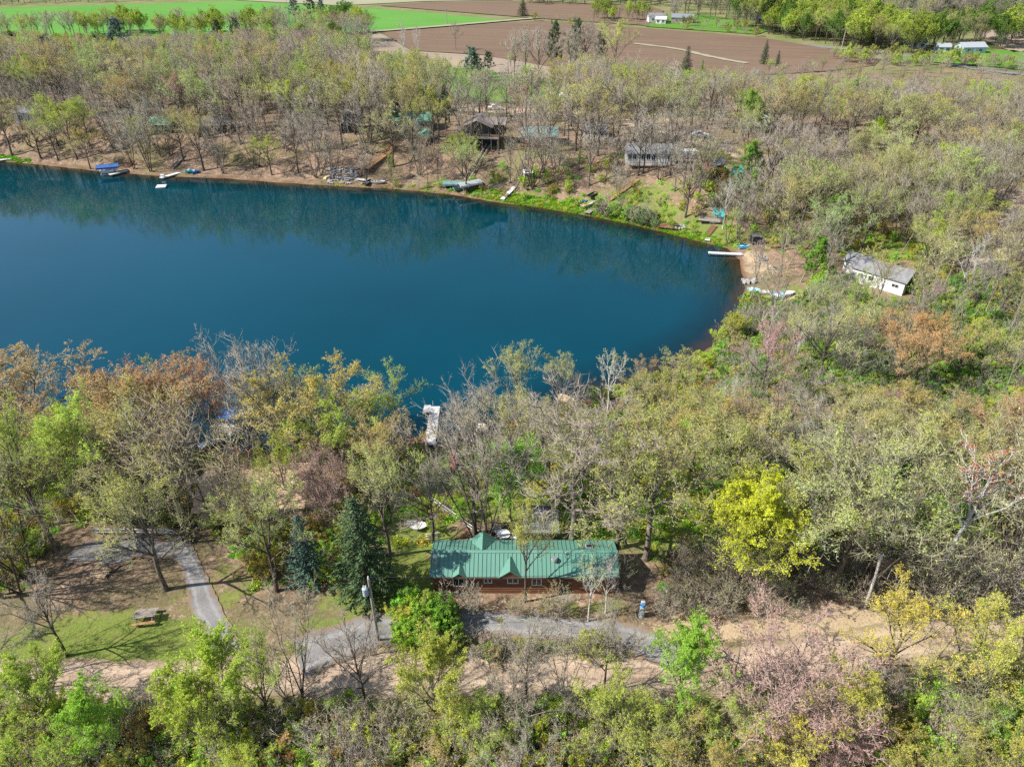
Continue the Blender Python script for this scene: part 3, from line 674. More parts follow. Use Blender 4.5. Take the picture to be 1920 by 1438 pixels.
M_WHITE = mat('white painted metal', (0.78, 0.78, 0.77), (0.68, 0.68, 0.67), 1.0, 0.5)
M_OFFWHITE = mat('off white siding', (0.70, 0.68, 0.63), (0.60, 0.58, 0.54), 1.0, 0.7)
M_CREAM = mat('cream siding', (0.55, 0.46, 0.33), (0.48, 0.40, 0.28), 1.0, 0.7)
M_GLASS = mat('window glass', (0.03, 0.035, 0.04), (0.05, 0.055, 0.06), 1.0, 0.08, spec=0.7)
M_STEEL = mat('galvanised steel', (0.55, 0.56, 0.57), (0.42, 0.43, 0.44), 2.0, 0.35, 0.6)
M_ALU = mat('aluminium', (0.66, 0.68, 0.70), (0.56, 0.58, 0.6), 2.0, 0.4, 0.4)
M_POLE = mat('weathered pole', (0.40, 0.36, 0.31), (0.27, 0.24, 0.20), 2.0, 0.9, stretch=(4, 4, 0.4))
M_DOCK = mat('pale bleached dock boards', (0.68, 0.66, 0.63), (0.54, 0.52, 0.49), 3.0, 0.85, stretch=(0.6, 5, 1))
M_REDDOCK = mat('red stained boards', (0.40, 0.13, 0.115), (0.30, 0.09, 0.08), 2.5, 0.8, stretch=(5, 0.6, 1))
M_WOOD = mat('new cedar boards', (0.50, 0.30, 0.15), (0.38, 0.21, 0.10), 3.0, 0.8, stretch=(1, 4, 1))
M_OLDWOOD = mat('old grey boards', (0.36, 0.31, 0.265), (0.24, 0.20, 0.17), 3.0, 0.9, stretch=(1, 5, 1))
M_DKWOOD = mat('dark brown boards', (0.13, 0.085, 0.065), (0.085, 0.055, 0.045), 3.0, 0.8)
M_BLUE = mat('blue canvas', (0.035, 0.10, 0.30), (0.05, 0.14, 0.36), 1.5, 0.7)
M_BRBLUE = mat('bright blue plastic', (0.02, 0.22, 0.58), (0.03, 0.28, 0.66), 1.5, 0.45)
M_TEAL = mat('turquoise paint', (0.04, 0.46, 0.46), (0.06, 0.54, 0.52), 1.5, 0.6)
M_AQUA = mat('pale aqua plastic', (0.30, 0.62, 0.62), (0.36, 0.68, 0.68), 1.5, 0.4)
M_RED = mat('red paint', (0.55, 0.05, 0.03), (0.48, 0.04, 0.03), 1.5, 0.6)
M_YELLOW = mat('yellow plastic', (0.78, 0.42, 0.02), (0.72, 0.36, 0.02), 1.5, 0.4)
M_ORANGEB = mat('tan hull', (0.62, 0.46, 0.27), (0.52, 0.38, 0.22), 1.5, 0.6)
M_PINK = mat('pink and white vinyl', (0.80, 0.50, 0.44), (0.85, 0.80, 0.76), 2.5, 0.5)
M_BLACK = mat('black canvas', (0.025, 0.025, 0.03), (0.05, 0.05, 0.055), 1.5, 0.7)
M_STONE = mat('grey limestone', (0.42, 0.41, 0.39), (0.28, 0.27, 0.26), 1.5, 0.9, bump=0.5)
M_GREYBOX = mat('painted grey tank', (0.42, 0.50, 0.54), (0.36, 0.44, 0.48), 1.5, 0.45)
M_RUST = mat('rusty brown wood', (0.28, 0.15, 0.09), (0.20, 0.105, 0.065), 2.0, 0.85)
M_TARP = mat('blue tarpaulin', (0.05, 0.17, 0.42), (0.07, 0.22, 0.5), 1.0, 0.5)

# ------------------------------------------------------------------ building kit (local frame: x along the ridge, y back, z up; the front faces -y)
def window(mb_parent, x, y, z, w, h, frame=M_WHITE, axis='y', panes=2):
    """frame with a pane as its sub-part, proud of the wall face at y (or x)"""
    f = MB(); t = 0.07
    def B(mb, cx, cz, dx, dz, dep, off):
        if axis == 'y': mb.box((x+cx, y+off, z+cz), (dx, dep, dz))
        else: mb.box((y+off, x+cx, z+cz), (dep, dx, dz))
    B(f, 0, h/2-t/2, w, t, .09, 0); B(f, 0, -h/2+t/2, w, t, .09, 0); B(f, -w/2+t/2, 0, t, h-2*t, .09, 0); B(f, w/2-t/2, 0, t, h-2*t, .09, 0)
    for k in range(1, panes): B(f, -w/2+w*k/panes, 0, t*.8, h-2*t, .085, 0)
    o = f.build('window', frame, mb_parent)
    g = MB(); B(g, 0, 0, w-2*t, h-2*t, .02, 0.01); g.build('pane', M_GLASS, o)
    return o
def gable_roof(mb, L, D, z0, rise, over=0.35, th=0.10, ox=0, oy=0):
    hd = D/2+over; sl = rise/(D/2); ze = z0-over*sl; zr = z0+rise
    mb.prism([(oy-hd, ze), (oy, zr), (oy+hd, ze), (oy+hd, ze+th), (oy, zr+th*1.15), (oy-hd, ze+th)], 'x', ox-L/2-over, ox+L/2+over)
def wall_mb(L, D, h, rise, ox=0, oy=0, base=-1.0):
    mb = MB(); mb.prism([(oy-D/2, base), (oy+D/2, base), (oy+D/2, h), (oy, h+rise-0.02), (oy-D/2, h)], 'x', ox-L/2, ox+L/2); return mb
def cabin(name, label, cat, pos, rz, L, D, h, rise, wall, roof, wins=(), door=None, chimney=None, group=None, frame=M_WHITE, side=(), over=0.35):
    t = thing(name, label, cat, pos, rz, group)
    wall_mb(L, D, h, rise).build('wall', wall, t)
    rf = MB(); gable_roof(rf, L, D, h, rise, over); ro = rf.build('roof', roof, t)
    rc = MB(); rc.prism([(-.18, h+rise-.02), (0, h+rise+.16), (.18, h+rise-.02), (0, h+rise+.12)], 'x', -L/2-over-.01, L/2+over+.01); rc.build('ridge_cap', roof, ro)
    for x, z, w, hh in wins: window(t, x, -D/2-.03, z, w, hh, frame)
    for y, z, w, hh, s in side: window(t, y, s*(L/2+.03), z, w, hh, frame, 'x')
    if door is not None:
        d = MB(); d.box((door, -D/2-.03, 1.0), (.95, .08, 2.0)); dd = d.build('door', frame, t)
        k = MB(); k.ball((door+.35, -D/2-.10, 1.0), .05, n=6, k=8); k.build('handle', M_STEEL, dd)
    if chimney is not None:
        c = MB(); c.box((chimney, D*.15, h+rise*.8), (.6, .6, 1.3)); c.build('chimney', M_STONE, ro)
    return t
def G(px_, py_): return at(px_, py_)

# ------------------------------------------------------------------ the log cabin with the green metal roof
HX, HY = at(983, 1112).x, at(983, 1112).y
HL, HD, HH_ = 16.3, 3.9, 2.5; HZ = float(hz(HX, HY+2.2))
house = thing('log_cabin', 'long log cabin with a green metal roof and two small front dormers', 'cabin', (HX, HY+HD/2, HZ))
RISE = 0.80; OV = 0.30
mb = MB()
nlog = 13; prof = []
for k in range(nlog):     # each log bulges out of the wall
    z0 = -0.35+k*(HH_+.35)/nlog; dz = (HH_+.35)/nlog
    for q in range(4): prof.append((-HD/2-0.055*math.sin(math.pi*q/4), z0+dz*q/4))
back = [(-y, z) for y, z in prof[::-1]]
mb.prism(prof+[(-HD/2, HH_), (0, HH_+RISE-.03), (HD/2, HH_)]+back, 'x', -HL/2, HL/2); mb.build('wall', M_LOG, house)
mb = MB(); mb.box((0, 0, -.5), (HL+.02, HD+.02, .5)); mb.build('foundation', M_STONE, house)
rf = MB(); gable_roof(rf, HL, HD, HH_, RISE, OV, .07); roof = rf.build('roof', M_GREEN, house)
rb = MB(); sl = RISE/(HD/2); n = 44
for i in range(n+1):
    x = -HL/2-OV+.04+(HL+2*OV-.08)*i/n
    for s in (-1, 1):
        rb.bar((x, s*.03, HH_+RISE+.085), (x, s*(HD/2+OV), HH_-OV*sl+.085), .05, .075)
rb.build('roof_ribs', M_GREEN, roof)
rc = MB(); rc.prism([(-.2, HH_+RISE+.03), (0, HH_+RISE+.15), (.2, HH_+RISE+.03), (.2, HH_+RISE+.06), (0, HH_+RISE+.185), (-.2, HH_+RISE+.06)], 'x', -HL/2-OV-.02, HL/2+OV+.02); rc.build('ridge_cap', M_GREEN, roof)
mb = MB(); mb.box((0, -HD/2-OV-.04, HH_-OV*sl+.0), (HL+2*OV, .07, .14)); mb.build('gutter', M_DKWOOD, roof)
def dormer(cx, w, front, run, zb):
    """a small peaked gable over the eave; its ridge runs back into the roof"""
    ya = front*(HD/2+OV+.10); pk = zb+w*.5*.85; t_ = run
    d = MB(); yb = front*(HD/2+OV-t_)
    zin = HH_+RISE-abs(yb)*sl+.05
    for s in (-1, 1):
        d.add([(cx, ya, pk), (cx+s*w/2, ya, zb), (cx+s*w/2*.92, front*(HD/2+.05), zb+.06), (cx, yb, max(zin, pk-.02)), (cx, ya, pk-.07), (cx+s*w/2, ya, zb-.07), (cx+s*w/2*.92, front*(HD/2+.05), zb-.02), (cx, yb, max(zin, pk-.02)-.2)],
              [(0, 1, 2, 3), (4, 7, 6, 5), (0, 4, 5, 1), (1, 5, 6, 2), (2, 6, 7, 3)])
    do = d.build('dormer', M_GREEN, roof)
    g = MB(); g.prism([(cx-w*.44, zb-.05), (cx+w*.44, zb-.05), (cx, pk-.10)], 'y', front*(HD/2+OV+.02), front*(HD/2+OV-.05)); g.build('gable_board', M_LOG, do)
def wx(p): return (p-983)/340*16.9
dormer(wx(866), 1.35, -1, 1.75, HH_-.05); dormer(wx(957), 2.1, -1, 1.75, HH_-.05); dormer(wx(906), 2.6, 1, 2.3, HH_-.05)
window(house, wx(864), -HD/2-.07, 1.55, 1.05, 1.05); window(house, wx(917), -HD/2-.07, 1.75, .75, .6); window(house, wx(962), -HD/2-.07, 1.75, 1.0, .7); window(house, wx(1005), -HD/2-.07, 1.6, .9, .9); window(house, wx(1100), -HD/2-.07, 1.6, 1.0, .9)
mb = MB(); mb.box((wx(1056), -HD/2-.06, .95), (.95, .08, 1.95)); dr = mb.build('door', M_DKWOOD, house); mb = MB(); mb.ball((wx(1056)+.36, -HD/2-.13, .95), .05, n=6, k=8); mb.build('handle', M_STEEL, dr)
mb = MB(); mb.box((wx(1056), -HD/2-.55, -.08), (1.3, .8, .16)); mb.box((wx(1056), -HD/2-.95, -.22), (1.3, .4, .16)); mb.build('door_step', M_OLDWOOD, house)
def pipe(x, y, h, r, hood=True):
    z0 = HH_+RISE-abs(y)*sl
    p = MB(); p.tube([(x, y, z0-.1), (x, y, z0+h)], r, 12); o = p.build('chimney_pipe', M_STEEL, roof)
    q = MB(); q.tube([(x, y, z0+h+.02), (x, y, z0+h+.05), (x, y, z0+h+.20), (x, y, z0+h+.30)], [r*1.2, r*1.55, r*1.55, r*.35], 12); q.build('pipe_cap', M_ALU, o)
    f = MB(); f.tube([(x, y, z0), (x, y, z0+.22)], [r*2.0, r*1.1], 12); f.build('flashing', M_GREEN, o)
pipe(wx(823), -1.35, 1.25, .14)
p = MB(); zz = HH_+RISE-.9*sl; p.tube([(wx(1037), -.9, zz), (wx(1037), -.9, zz+.3), (wx(1037), -.9, zz+.34), (wx(1037), -.9, zz+.52)], [.16, .16, .30, .22], 14); p.build('roof_vent', M_STEEL, roof)
p = MB(); zz = HH_+RISE-.35*sl; p.tube([(wx(1058), -.35, zz-.1), (wx(1058), -.35, zz+.45)], .06, 8); p.build('vent_stack', M_ALU, roof)
sk = MB(); ang = math.atan(sl)
sk.box((wx(1103), .9, HH_+RISE-.9*sl+.12), (.62, .75, .14), rx=-ang); so_ = sk.build('skylight', M_OFFWHITE, roof); sk = MB(); sk.box((wx(1103), .9, HH_+RISE-.9*sl+.20), (.50, .62, .02), rx=-ang); sk.build('pane', M_GLASS, so_)
# the grey-roofed porch room behind it
PX = wx(1017); t = MB()
t.box((PX, HD/2+2.3, 1.2), (3.0, 3.2, 3.2)); pw = t.build('porch_wall', M_DKLOG, house)
t = MB(); t.box((PX, HD/2+2.45, 3.0), (3.4, 3.9, .12), rx=-.08); t.build('porch_roof', M_GREY, house)
t = MB(); t.tube([(PX-1.6, HD/2+4.25, 2.98), (PX+.2, HD/2+4.3, 3.0), (PX+1.6, HD/2+4.2, 2.98)], [.09, .14, .10], 8); t.tube([(PX+.9, HD/2+4.0, 3.06), (PX+1.5, HD/2+3.95, 3.06)], [.12, .16], 8); t.build('rolled_awning', M_DKGREY, house)
# deck with railing, on the lake side
DX0, DX1, DY0, DY1, DZ = wx(908), wx(982), HD/2+.1, HD/2+3.5, .55
deck = thing('deck', 'dark brown timber deck with a railing behind the log cabin', 'deck', (HX, HY+HD/2, HZ))
d = MB(); nbd = 22
for k in range(nbd):
    y = DY0+(DY1-DY0)*(k+.5)/nbd; d.box(((DX0+DX1)/2, y, DZ), (DX1-DX0, (DY1-DY0)/nbd-.012, .05))
d.build('deck_boards', M_RUST, deck)
d = MB(); d.box(((DX0+DX1)/2, (DY0+DY1)/2, DZ-.16), (DX1-DX0-.06, DY1-DY0-.06, .2)); d.build('deck_frame', M_DKWOOD, deck)
for x, y in ((DX0+.08, DY1-.08), ((DX0+DX1)/2, DY1-.08), (DX1-.08, DY1-.08), (DX0+.08, DY0+.2)):
    d = MB(); d.box((x, y, -.15), (.12, .12, 2.8)); d.build('post', M_DKWOOD, deck)
d = MB()
for a, b in (((DX0, DY1), (DX1, DY1)), ((DX0, DY0+1.3), (DX0, DY1))):
    for z in (DZ+.2, DZ+.98): d.bar((*a, z), (*b, z), .06)
    L_ = math.dist(a, b); m_ = int(L_/.14)
    for k in range(m_+1):
        q = k/m_; x = a[0]+(b[0]-a[0])*q; y = a[1]+(b[1]-a[1])*q; d.box((x, y, DZ+.58), (.035, .035, .8))
d.build('railing', M_DKWOOD, deck)
def patio_table(label, pos, r=.65, m=M_WHITE, h=.72):
    t = thing('patio_table', label, 'table', pos)
    d = MB(); d.tube([(0, 0, h), (0, 0, h+.04)], r, 24); d.build('table_top', m, t)
    for k in range(4):
        a = k*math.pi/2+.6; l = MB(); l.bar((math.cos(a)*r*.3, math.sin(a)*r*.3, h), (math.cos(a)*r*.75, math.sin(a)*r*.75, 0), .04); l.build('leg', m, t)
    return t
def chair(name, label, pos, rz, m, group=None, sc=1.0, adirondack=False):
    t = thing(name, label, 'chair', pos, rz, group, sc)
    z = .36 if adirondack else .44; tilt = -.18 if adirondack else 0
    s = MB(); s.box((0, 0, z), (.52, .54, .04), rx=-tilt); s.build('seat', m, t)
    b = MB()
    for k in range(5): b.box(((k-2)*.105, .32, z+.36), (.09, .03, .72-.03*abs(k-2)), rx=-.28)
    b.build('backrest', m, t)
    for s_ in (-1, 1):
        a = MB(); a.box((s_*.31, .02, z+.22), (.10, .66, .03)); a.build('armrest', m, t)
        for y in (-.24, .26):
            l = MB(); l.box((s_*.27, y, (z+.2)/2), (.05, .05, z+.2)); l.build('leg', m, t)
    return t
dk = lambda x, y, z=DZ+.025: (HX+x, HY+HD/2+y, HZ+z)
patio_table('round white patio table on the deck behind the log cabin', dk(wx(944), HD/2+2.2))
for k, (a, wh) in enumerate(((0.5, 'beside the railing corner'), (2.2, 'on the lake side of the table'), (4.3, 'on the cabin side of the table'))):
    chair('patio_chair', 'white patio chair %s on the deck' % wh, dk(wx(944)+1.05*math.cos(a+1.8), HD/2+2.2+1.0*math.sin(a+1.8)), a+1.8-math.pi/2, M_WHITE, 'white patio chairs on the deck')
# stairs down towards the lake with a pale handrail
def stair_run(name, label, a, b, width, n, tread, rail=None, both=False, stringer=M_DKWOOD, above=0.12, cat='stairs', posts=4, rail_h=.9):
    """treads climbing from a (low) to b (high)"""
    a = Vector(a); b = Vector(b); t = thing(name, label, cat, a); dv = b-a; h = Vector((dv.x, dv.y, 0)); hl = h.length; f = h/hl; s = Vector((-f.y, f.x, 0)); ang = math.atan2(f.y, f.x)
    d = MB()
    for k in range(n):
        q = (k+.5)/n; p = dv*q; d.box((p.x, p.y, p.z+above), (hl/n*1.05, width, .06), rz=ang)
    d.build('treads', tread, t)
    for s_ in (-1, 1):
        e = MB(); o = s*(width/2+.03)*s_; e.bar(o+Vector((0, 0, above-.12)), dv+o+Vector((0, 0, above-.12)), .07, .26); e.build('stringer', stringer, t)
    if rail:
        for s_ in ((-1, 1) if both else (1,)):
            e = MB(); o = s*(width/2+.06)*s_
            for z in (rail_h, rail_h*.55): e.bar(o+Vector((0, 0, above+z)), dv+o+Vector((0, 0, above+z)), .06, .06)
            for k in range(posts): p = dv*(k/(posts-1))+o; e.bar(p+Vector((0, 0, above-.3)), p+Vector((0, 0, above+rail_h)), .07)
            e.build('handrail', rail, t)
    return t
stair_run('garden_stairs', 'broad timber stairs with a pale handrail climbing to the log cabin', at(800, 955), at(872, 1008), 1.7, 14, M_RUST, M_OFFWHITE, above=.10)
# pale hammock between two trees, and small garden things
hm = at(782, 992); t = thing('hammock', 'pale slung hammock between trees beside the cabin garden', 'hammock', hm, -.25)
d = MB(); rows = []
for i in range(9):
    q = i/8; x = -1.1+2.2*q; sag = .75-.32*math.sin(math.pi*q); w = .06+.55*math.sin(math.pi*q)**.6
    rows.append([(x, y*w, sag+.16*y*y*(w/.6)) for y in (-1, -.6, -.2, .2, .6, 1)])
vs = [v for r_ in rows for v in r_]+[(x, y, z-.02) for r_ in rows for x, y, z in r_]
fs = []
for i in range(8):
    for j in range(5): fs += [(i*6+j, i*6+j+1, i*6+j+7, i*6+j+6), (54+i*6+j, 54+i*6+j+6, 54+i*6+j+7, 54+i*6+j+1)]
d.add(vs, fs); d.build('sling', M_OFFWHITE, t)
for s_ in (-1, 1):
    l = MB(); l.tube([(s_*1.1, 0, .75), (s_*1.7, 0, 1.15)], .015, 5); l.build('rope', M_OFFWHITE, t); l = MB(); l.tube([(s_*1.7, 0, -.2), (s_*1.72, 0, 1.4)], .05, 8); l.build('post', M_OLDWOOD, t)
fx = at(812, 1015); t = thing('wooden_frame', 'low pale timber plant frame at the top of the garden lawn', 'plant frame', fx, .2)
[MB().box((x, 0, .5), (.07, .07, 1.2)).build('upright', M_OFFWHITE, t) for x in (-.5, .5)]; [MB().bar((-.7, -.05, z), (.7, -.05, z), .06).build('rail', M_OFFWHITE, t) for z in (.35, .7, 1.0)]

# ------------------------------------------------------------------ utility poles and wires
def bez_wire(name, label, a, b, sag, parent=None):
    d = MB(); a = Vector(a); b = Vector(b); pts = []
    for k in range(17):
        q = k/16; p = a.lerp(b, q); p.z -= sag*4*q*(1-q); pts.append(p)
    d.tube(pts, .016, 5); o = d.build(name, M_BLACK, parent); return o
pp = at(710, 1203); t = thing('utility_pole', 'wooden utility pole carrying a grey transformer by the gravel drive', 'utility pole', pp)
PH = 7.7
d = MB(); d.tube([(0, 0, -.5), (0, 0, PH*.5), (0, 0, PH)], [.15, .125, .10], 10); d.build('pole', M_POLE, t)
d = MB(); d.tube([(-.36, -.16, PH-1.75), (-.36, -.16, PH-1.7), (-.36, -.16, PH-.95), (-.36, -.16, PH-.86)], [.18, .235, .235, .15], 16); tr_ = d.build('transformer', M_GREYBOX, t)
for x in (-.45, -.27): d = MB(); d.tube([(x, -.16, PH-.9), (x, -.16, PH-.62)], [.045, .03], 8); d.build('bushing', M_WHITE, tr_)
[MB().bar((-.3, -.12, PH-z), (0, 0, PH-z), .06).build('bracket', M_STEEL, t) for z in (1.5, 1.1)]
d = MB(); d.tube([(.0, 0, PH), (0, 0, PH+.12), (0, 0, PH+.28)], [.05, .075, .03], 8); d.build('insulator', M_WHITE, t)
d = MB(); d.bar((.09, -.12, PH-2.2), (.09, -.12, PH-1.2), .07); d.build('fuse_switch', M_GREYBOX, t)
pp2 = at(1622, 1138); t2 = thing('utility_pole', 'bare grey wooden pole with white insulators rising from the brush', 'utility pole', pp2)
d = MB(); d.tube([(0, 0, -.5), (-.2, 0, PH*.5), (-.45, 0, PH*.86)], [.14, .12, .10], 10); d.build('pole', M_DOCK, t2)
for x in (-.62, -.30): d = MB(); d.tube([(x, 0, PH*.86-.12), (x, 0, PH*.86+.0), (x, 0, PH*.86+.14)], [.05, .08, .03], 8); d.build('insulator', M_WHITE, t2)
d = MB(); d.bar((-.68, 0, PH*.86-.12), (-.22, 0, PH*.86-.12), .07); d.build('cross_arm', M_POLE, t2)
sp = at(1567, 1275); t = thing('stump', 'short broken stump standing beside the pink shrub', 'stump', sp)
d = MB(); d.tube([(0, 0, -.3), (.02, 0, .5), (.0, .03, 1.2), (.05, .03, 1.55)], [.22, .17, .15, .10], 9); d.build('stem', M_DKWOOD, t); d = MB(); d.tube([(.03, 0, 1.3), (.3, .02, 1.75)], [.07, .03], 6); d.build('snag', M_OLDWOOD, t)
pv = at(1202, 1157); t = thing('utility_pedestal', 'pale grey pedestal with a round blue top beside the gravel drive', 'pedestal', pv)
d = MB(); d.tube([(0, 0, -.1), (0, 0, .1), (0, 0, 1.15), (0, 0, 1.3)], [.30, .27, .24, .16], 14); d.build('body', M_GREYBOX, t)
d = MB(); d.ball((0, 0, 1.5), .25, n=10, k=14, zs=.8); d.build('cap', M_BRBLUE, t); d = MB(); d.box((0, -.25, .7), (.22, .05, .35)); d.build('meter_plate', M_WHITE, t)
d = MB(); d.box((0, .02, 1.75), (.3, .26, .22)); d.build('top_box', M_WHITE, t)
# power wires from pole to pole
wa = pp+Vector((0, 0, PH+.2)); wb = pp2+Vector((-.45, 0, PH*.86+.1))
o = bez_wire('power_line', '', wa, wb, .9); tag(o, 'thin dark wire strung between the transformer pole and the bare pole', 'power line')
o = bez_wire('power_line', '', pp+Vector((0, 0, PH-.4)), Vector((HX-HL/2+.2, HY+HD/2, HZ+HH_+RISE+.3)), .5); tag(o, 'thin service wire from the transformer pole to the log cabin', 'power line')

# ------------------------------------------------------------------ picnic table, pallet, log barrier by the gravel yard
pt = at(276, 1163); t = thing('picnic_table', 'weathered wooden picnic table on the mown grass by the gravel lane', 'picnic table', pt, .16)
d = MB(); [d.box((0, (k-2)*.15, .74), (1.9, .135, .045)) for k in range(5)]; d.build('table_top', M_OLDWOOD, t)
for s_ in (-1, 1):
    d = MB(); [d.box((0, s_*.72+k*.14, .44), (1.9, .13, .045)) for k in (-.5, .5)]; d.build('seat', M_WOOD if s_ < 0 else M_OLDWOOD, t)
    d = MB(); [d.bar((s_*.65, y, .72), (s_*.65, y*2.4, -.05), .09, .05) for y in (-.28, .28)]; d.bar((s_*.65, -.8, .41), (s_*.65, .8, .41), .05, .1); d.build('leg_frame', M_OLDWOOD, t)
pl = at(192, 1078); t = thing('pallet_stack', 'pile of pale boards on a pallet beside the gravel yard', 'board pile', pl, -.15)
d = MB(); [d.box((0, y, .08), (1.7, .12, .12)) for y in (-.45, 0, .45)]; d.build('pallet', M_OLDWOOD, t)
d = MB()
for k in range(9): d.box((rnd.uniform(-.1, .1), (k-4)*.13, .2+.05*(k % 3)), (1.7+rnd.uniform(-.3, .1), .115, .05), rz=rnd.uniform(-.06, .06))
d.build('boards', M_TANROOF, t)
d = MB(); d.tube([(.9, .3, .05), (1.5, .9, .5)], [.07, .04], 6); d.build('branch', M_DKWOOD, t)
for (a, b, lb) in (((178, 1004), (295, 1004), 'long pale log rail on posts behind the gravel yard'), ((300, 1003), (328, 1005), 'short pale log rail end beside the gravel lane')):
    A, B = at(*a), at(*b); t = thing('log_barrier', lb, 'log rail', A); dv = B-A
    for z in (.35, .75): d = MB(); d.tube([(0, 0, z), (dv.x/2, dv.y/2, dv.z/2+z+.03), (dv.x, dv.y, dv.z+z)], [.07, .075, .06], 8); d.build('rail', M_DOCK, t)
    for q in np.linspace(0, 1, max(2, int(dv.length/2.2)+1)): d = MB(); p = dv*float(q); d.tube([(p.x, p.y+.1, p.z-.3), (p.x, p.y+.1, p.z+.95)], .07, 8); d.build('post', M_OLDWOOD, t)

# ------------------------------------------------------------------ the low house with the leaf-strewn roof, and the near shore
p = at(475, 975); cabin('lake_cottage', 'low cottage under a tan leaf strewn roof hidden in the shore trees', 'cottage', (p.x, p.y+2.6, p.z), .06, 10.5, 6.5, 2.3, 1.3, M_CREAM, M_TANROOF, [(-3, 1.4, 1.2, 1.0), (2.5, 1.4, 1.2, 1.0)], 0.2, frame=M_OFFWHITE)
def dock(name, label, a, b, width, m, z=.45, legs=True, cat='dock', parts=(), brd=.16):
    """planks from a to b standing on posts in the water"""
    A = Vector((a[0], a[1], 0)); B = Vector((b[0], b[1], 0)); t = thing(name, label, cat, A); dv = B-A; L = dv.length; f = dv/L; an = math.atan2(f.y, f.x); s = Vector((-f.y, f.x, 0))
    d = MB(); n = max(int(L/brd), 2)
    for k in range(n): p = f*(L*(k+.5)/n); d.box((p.x, p.y, z), (L/n-.018, width, .05), rz=an)
    d.build('deck_boards', m, t)
    for s_ in (-1, 1): d = MB(); o = s*(width/2-.04)*s_; d.bar(o+Vector((0, 0, z-.11)), dv+o+Vector((0, 0, z-.11)), .06, .16); d.build('side_beam', M_ALU if m is M_WHITE else M_OLDWOOD, t)
    if legs:
        for q in np.linspace(.05, .97, max(2, int(L/2.6)+1)):
            for s_ in (-1, 1): p = f*L*float(q)+s*(width/2+.03)*s_; d = MB(); d.tube([(p.x, p.y, -1.6), (p.x, p.y, z+.22)], .03, 6); d.build('leg', M_STEEL, t)
    return t
da, db = flat(806, 834, .45), flat(816, 762, .45)
nd = dock('dock', 'pale L-shaped dock reaching into the lake from the shore lawn', da, db, 1.35, M_DOCK)
e0, e1 = flat(795, 766, .45), flat(808, 766, .45); d = MB()
for k in range(11): x = e0[0]+(e1[0]-e0[0])*(k+.5)/11-da[0]; d.box((x-.05, e0[1]-da[1], .452), (abs(e1[0]-e0[0])/11-.015, 1.6, .05))
d.build('end_platform', M_DOCK, nd)
d = MB(); d.box((e0[0]-da[0]+.55, e0[1]-da[1]-1.25, .72), (1.25, .34, .06)); d.box((e0[0]-da[0]+.1, e0[1]-da[1]-1.25, .58), (.07, .3, .26)); d.box((e0[0]-da[0]+1.0, e0[1]-da[1]-1.25, .58), (.07, .3, .26)); d.build('bench', M_OLDWOOD, nd)
d = MB(); d.tube([(db[0]-da[0]-.3, db[1]-da[1]+.1, -.5), (db[0]-da[0]-.3, db[1]-da[1]+.1, 1.3)], .035, 6); d.build('mooring_post', M_ALU, nd)
ra, rb_ = at(768, 834), at(804, 830); t = thing('red_platform', 'red stained board platform joined to the pale dock at the shore', 'platform', ra); dv = Vector((rb_.x-ra.x-.3, rb_.y-ra.y, 0)); an = math.atan2(dv.y, dv.x); d = MB()
for k in range(16): p_ = dv*((k+.5)/16); d.box((p_.x, p_.y, .50), (dv.length/16-.02, 1.1, .05), rz=an)
d.build('boards', M_REDDOCK, t); [MB().box((dv.x*q, dv.y*q, .1), (.1, .9, .75), rz=an).build('support', M_DKWOOD, t) for q in (.08, .5, .92)]
P1 = [at(852, 842), at(850, 858), at(853, 872), at(848, 886)]; t = thing('red_ramp', 'brick red boardwalk ramp running down the lawn to the dock', 'ramp', P1[0])
wd = [.35, .7, 1.05, .5]; rows = []
for k, q in enumerate(P1): rows.append(((q.x-P1[0].x, q.y-P1[0].y, float(hz(q.x, q.y))-P1[0].z), wd[k]))
d = MB()
for k in range(3):
    (a, wa_), (b, wb_) = rows[k], rows[k+1]
    for m_ in range(9):
        q = (m_+.5)/9; c = [a[i]+(b[i]-a[i])*q for i in range(3)]; d.box((c[0], c[1], c[2]+.28), (wa_+(wb_-wa_)*q, abs(b[1]-a[1])/9*.93, .06), rx=-.05)
d.build('boards', M_REDDOCK, t); d = MB(); [d.bar((rows[0][0][0]+s_*.15, rows[0][0][1], rows[0][0][2]+.14), (rows[3][0][0]+s_*.2, rows[3][0][1], rows[3][0][2]+.14), .08, .2) for s_ in (-1, 1)]; d.build('joists', M_DKWOOD, t)
strip('sandy_path', [at(812, 838), at(825, 836), at(840, 838), at(852, 842)], .6, M_SAND, .12, .3, .06)
def rails_rack(label, pos, rz):
    t = thing('dock_sections', label, 'dock sections', pos, rz)
    for k in range(6):
        d = MB(); L = (4.6, 3.2, 3.8, 2.6, 3.4, 2.4)[k]; x = (k-2.5)*.42
        d.bar((x, -L/2, .25+.12*(k % 2)), (x+.3, L/2, .75+.1*(k % 3)), .09, .07); d.build('rail', M_ALU, t)
    for y in (-1.1, 1.1): d = MB(); d.box((0, y, .2), (2.6, .08, .35)); d.build('cross_bar', M_OLDWOOD, t)
rails_rack('bundle of bright aluminium dock rails stored on the shore lawn', at(880, 822), .45)
ip = at(902, 806); t = thing('inflatable_tube', 'pink and white inflatable ring lying among the shore trees', 'inflatable', ip, .3); d = MB(); pr = []
for k in range(25):
    a = k*2*math.pi/24; pr.append((math.cos(a)*.62, math.sin(a)*.62, .35+.12*math.cos(a)))
d.tube(pr, .22, 10, cap=False); d.build('ring', M_PINK, t); d = MB(); d.ball((0, 0, .28), .5, zs=.25, n=8, k=14); d.build('floor', M_WHITE, t)
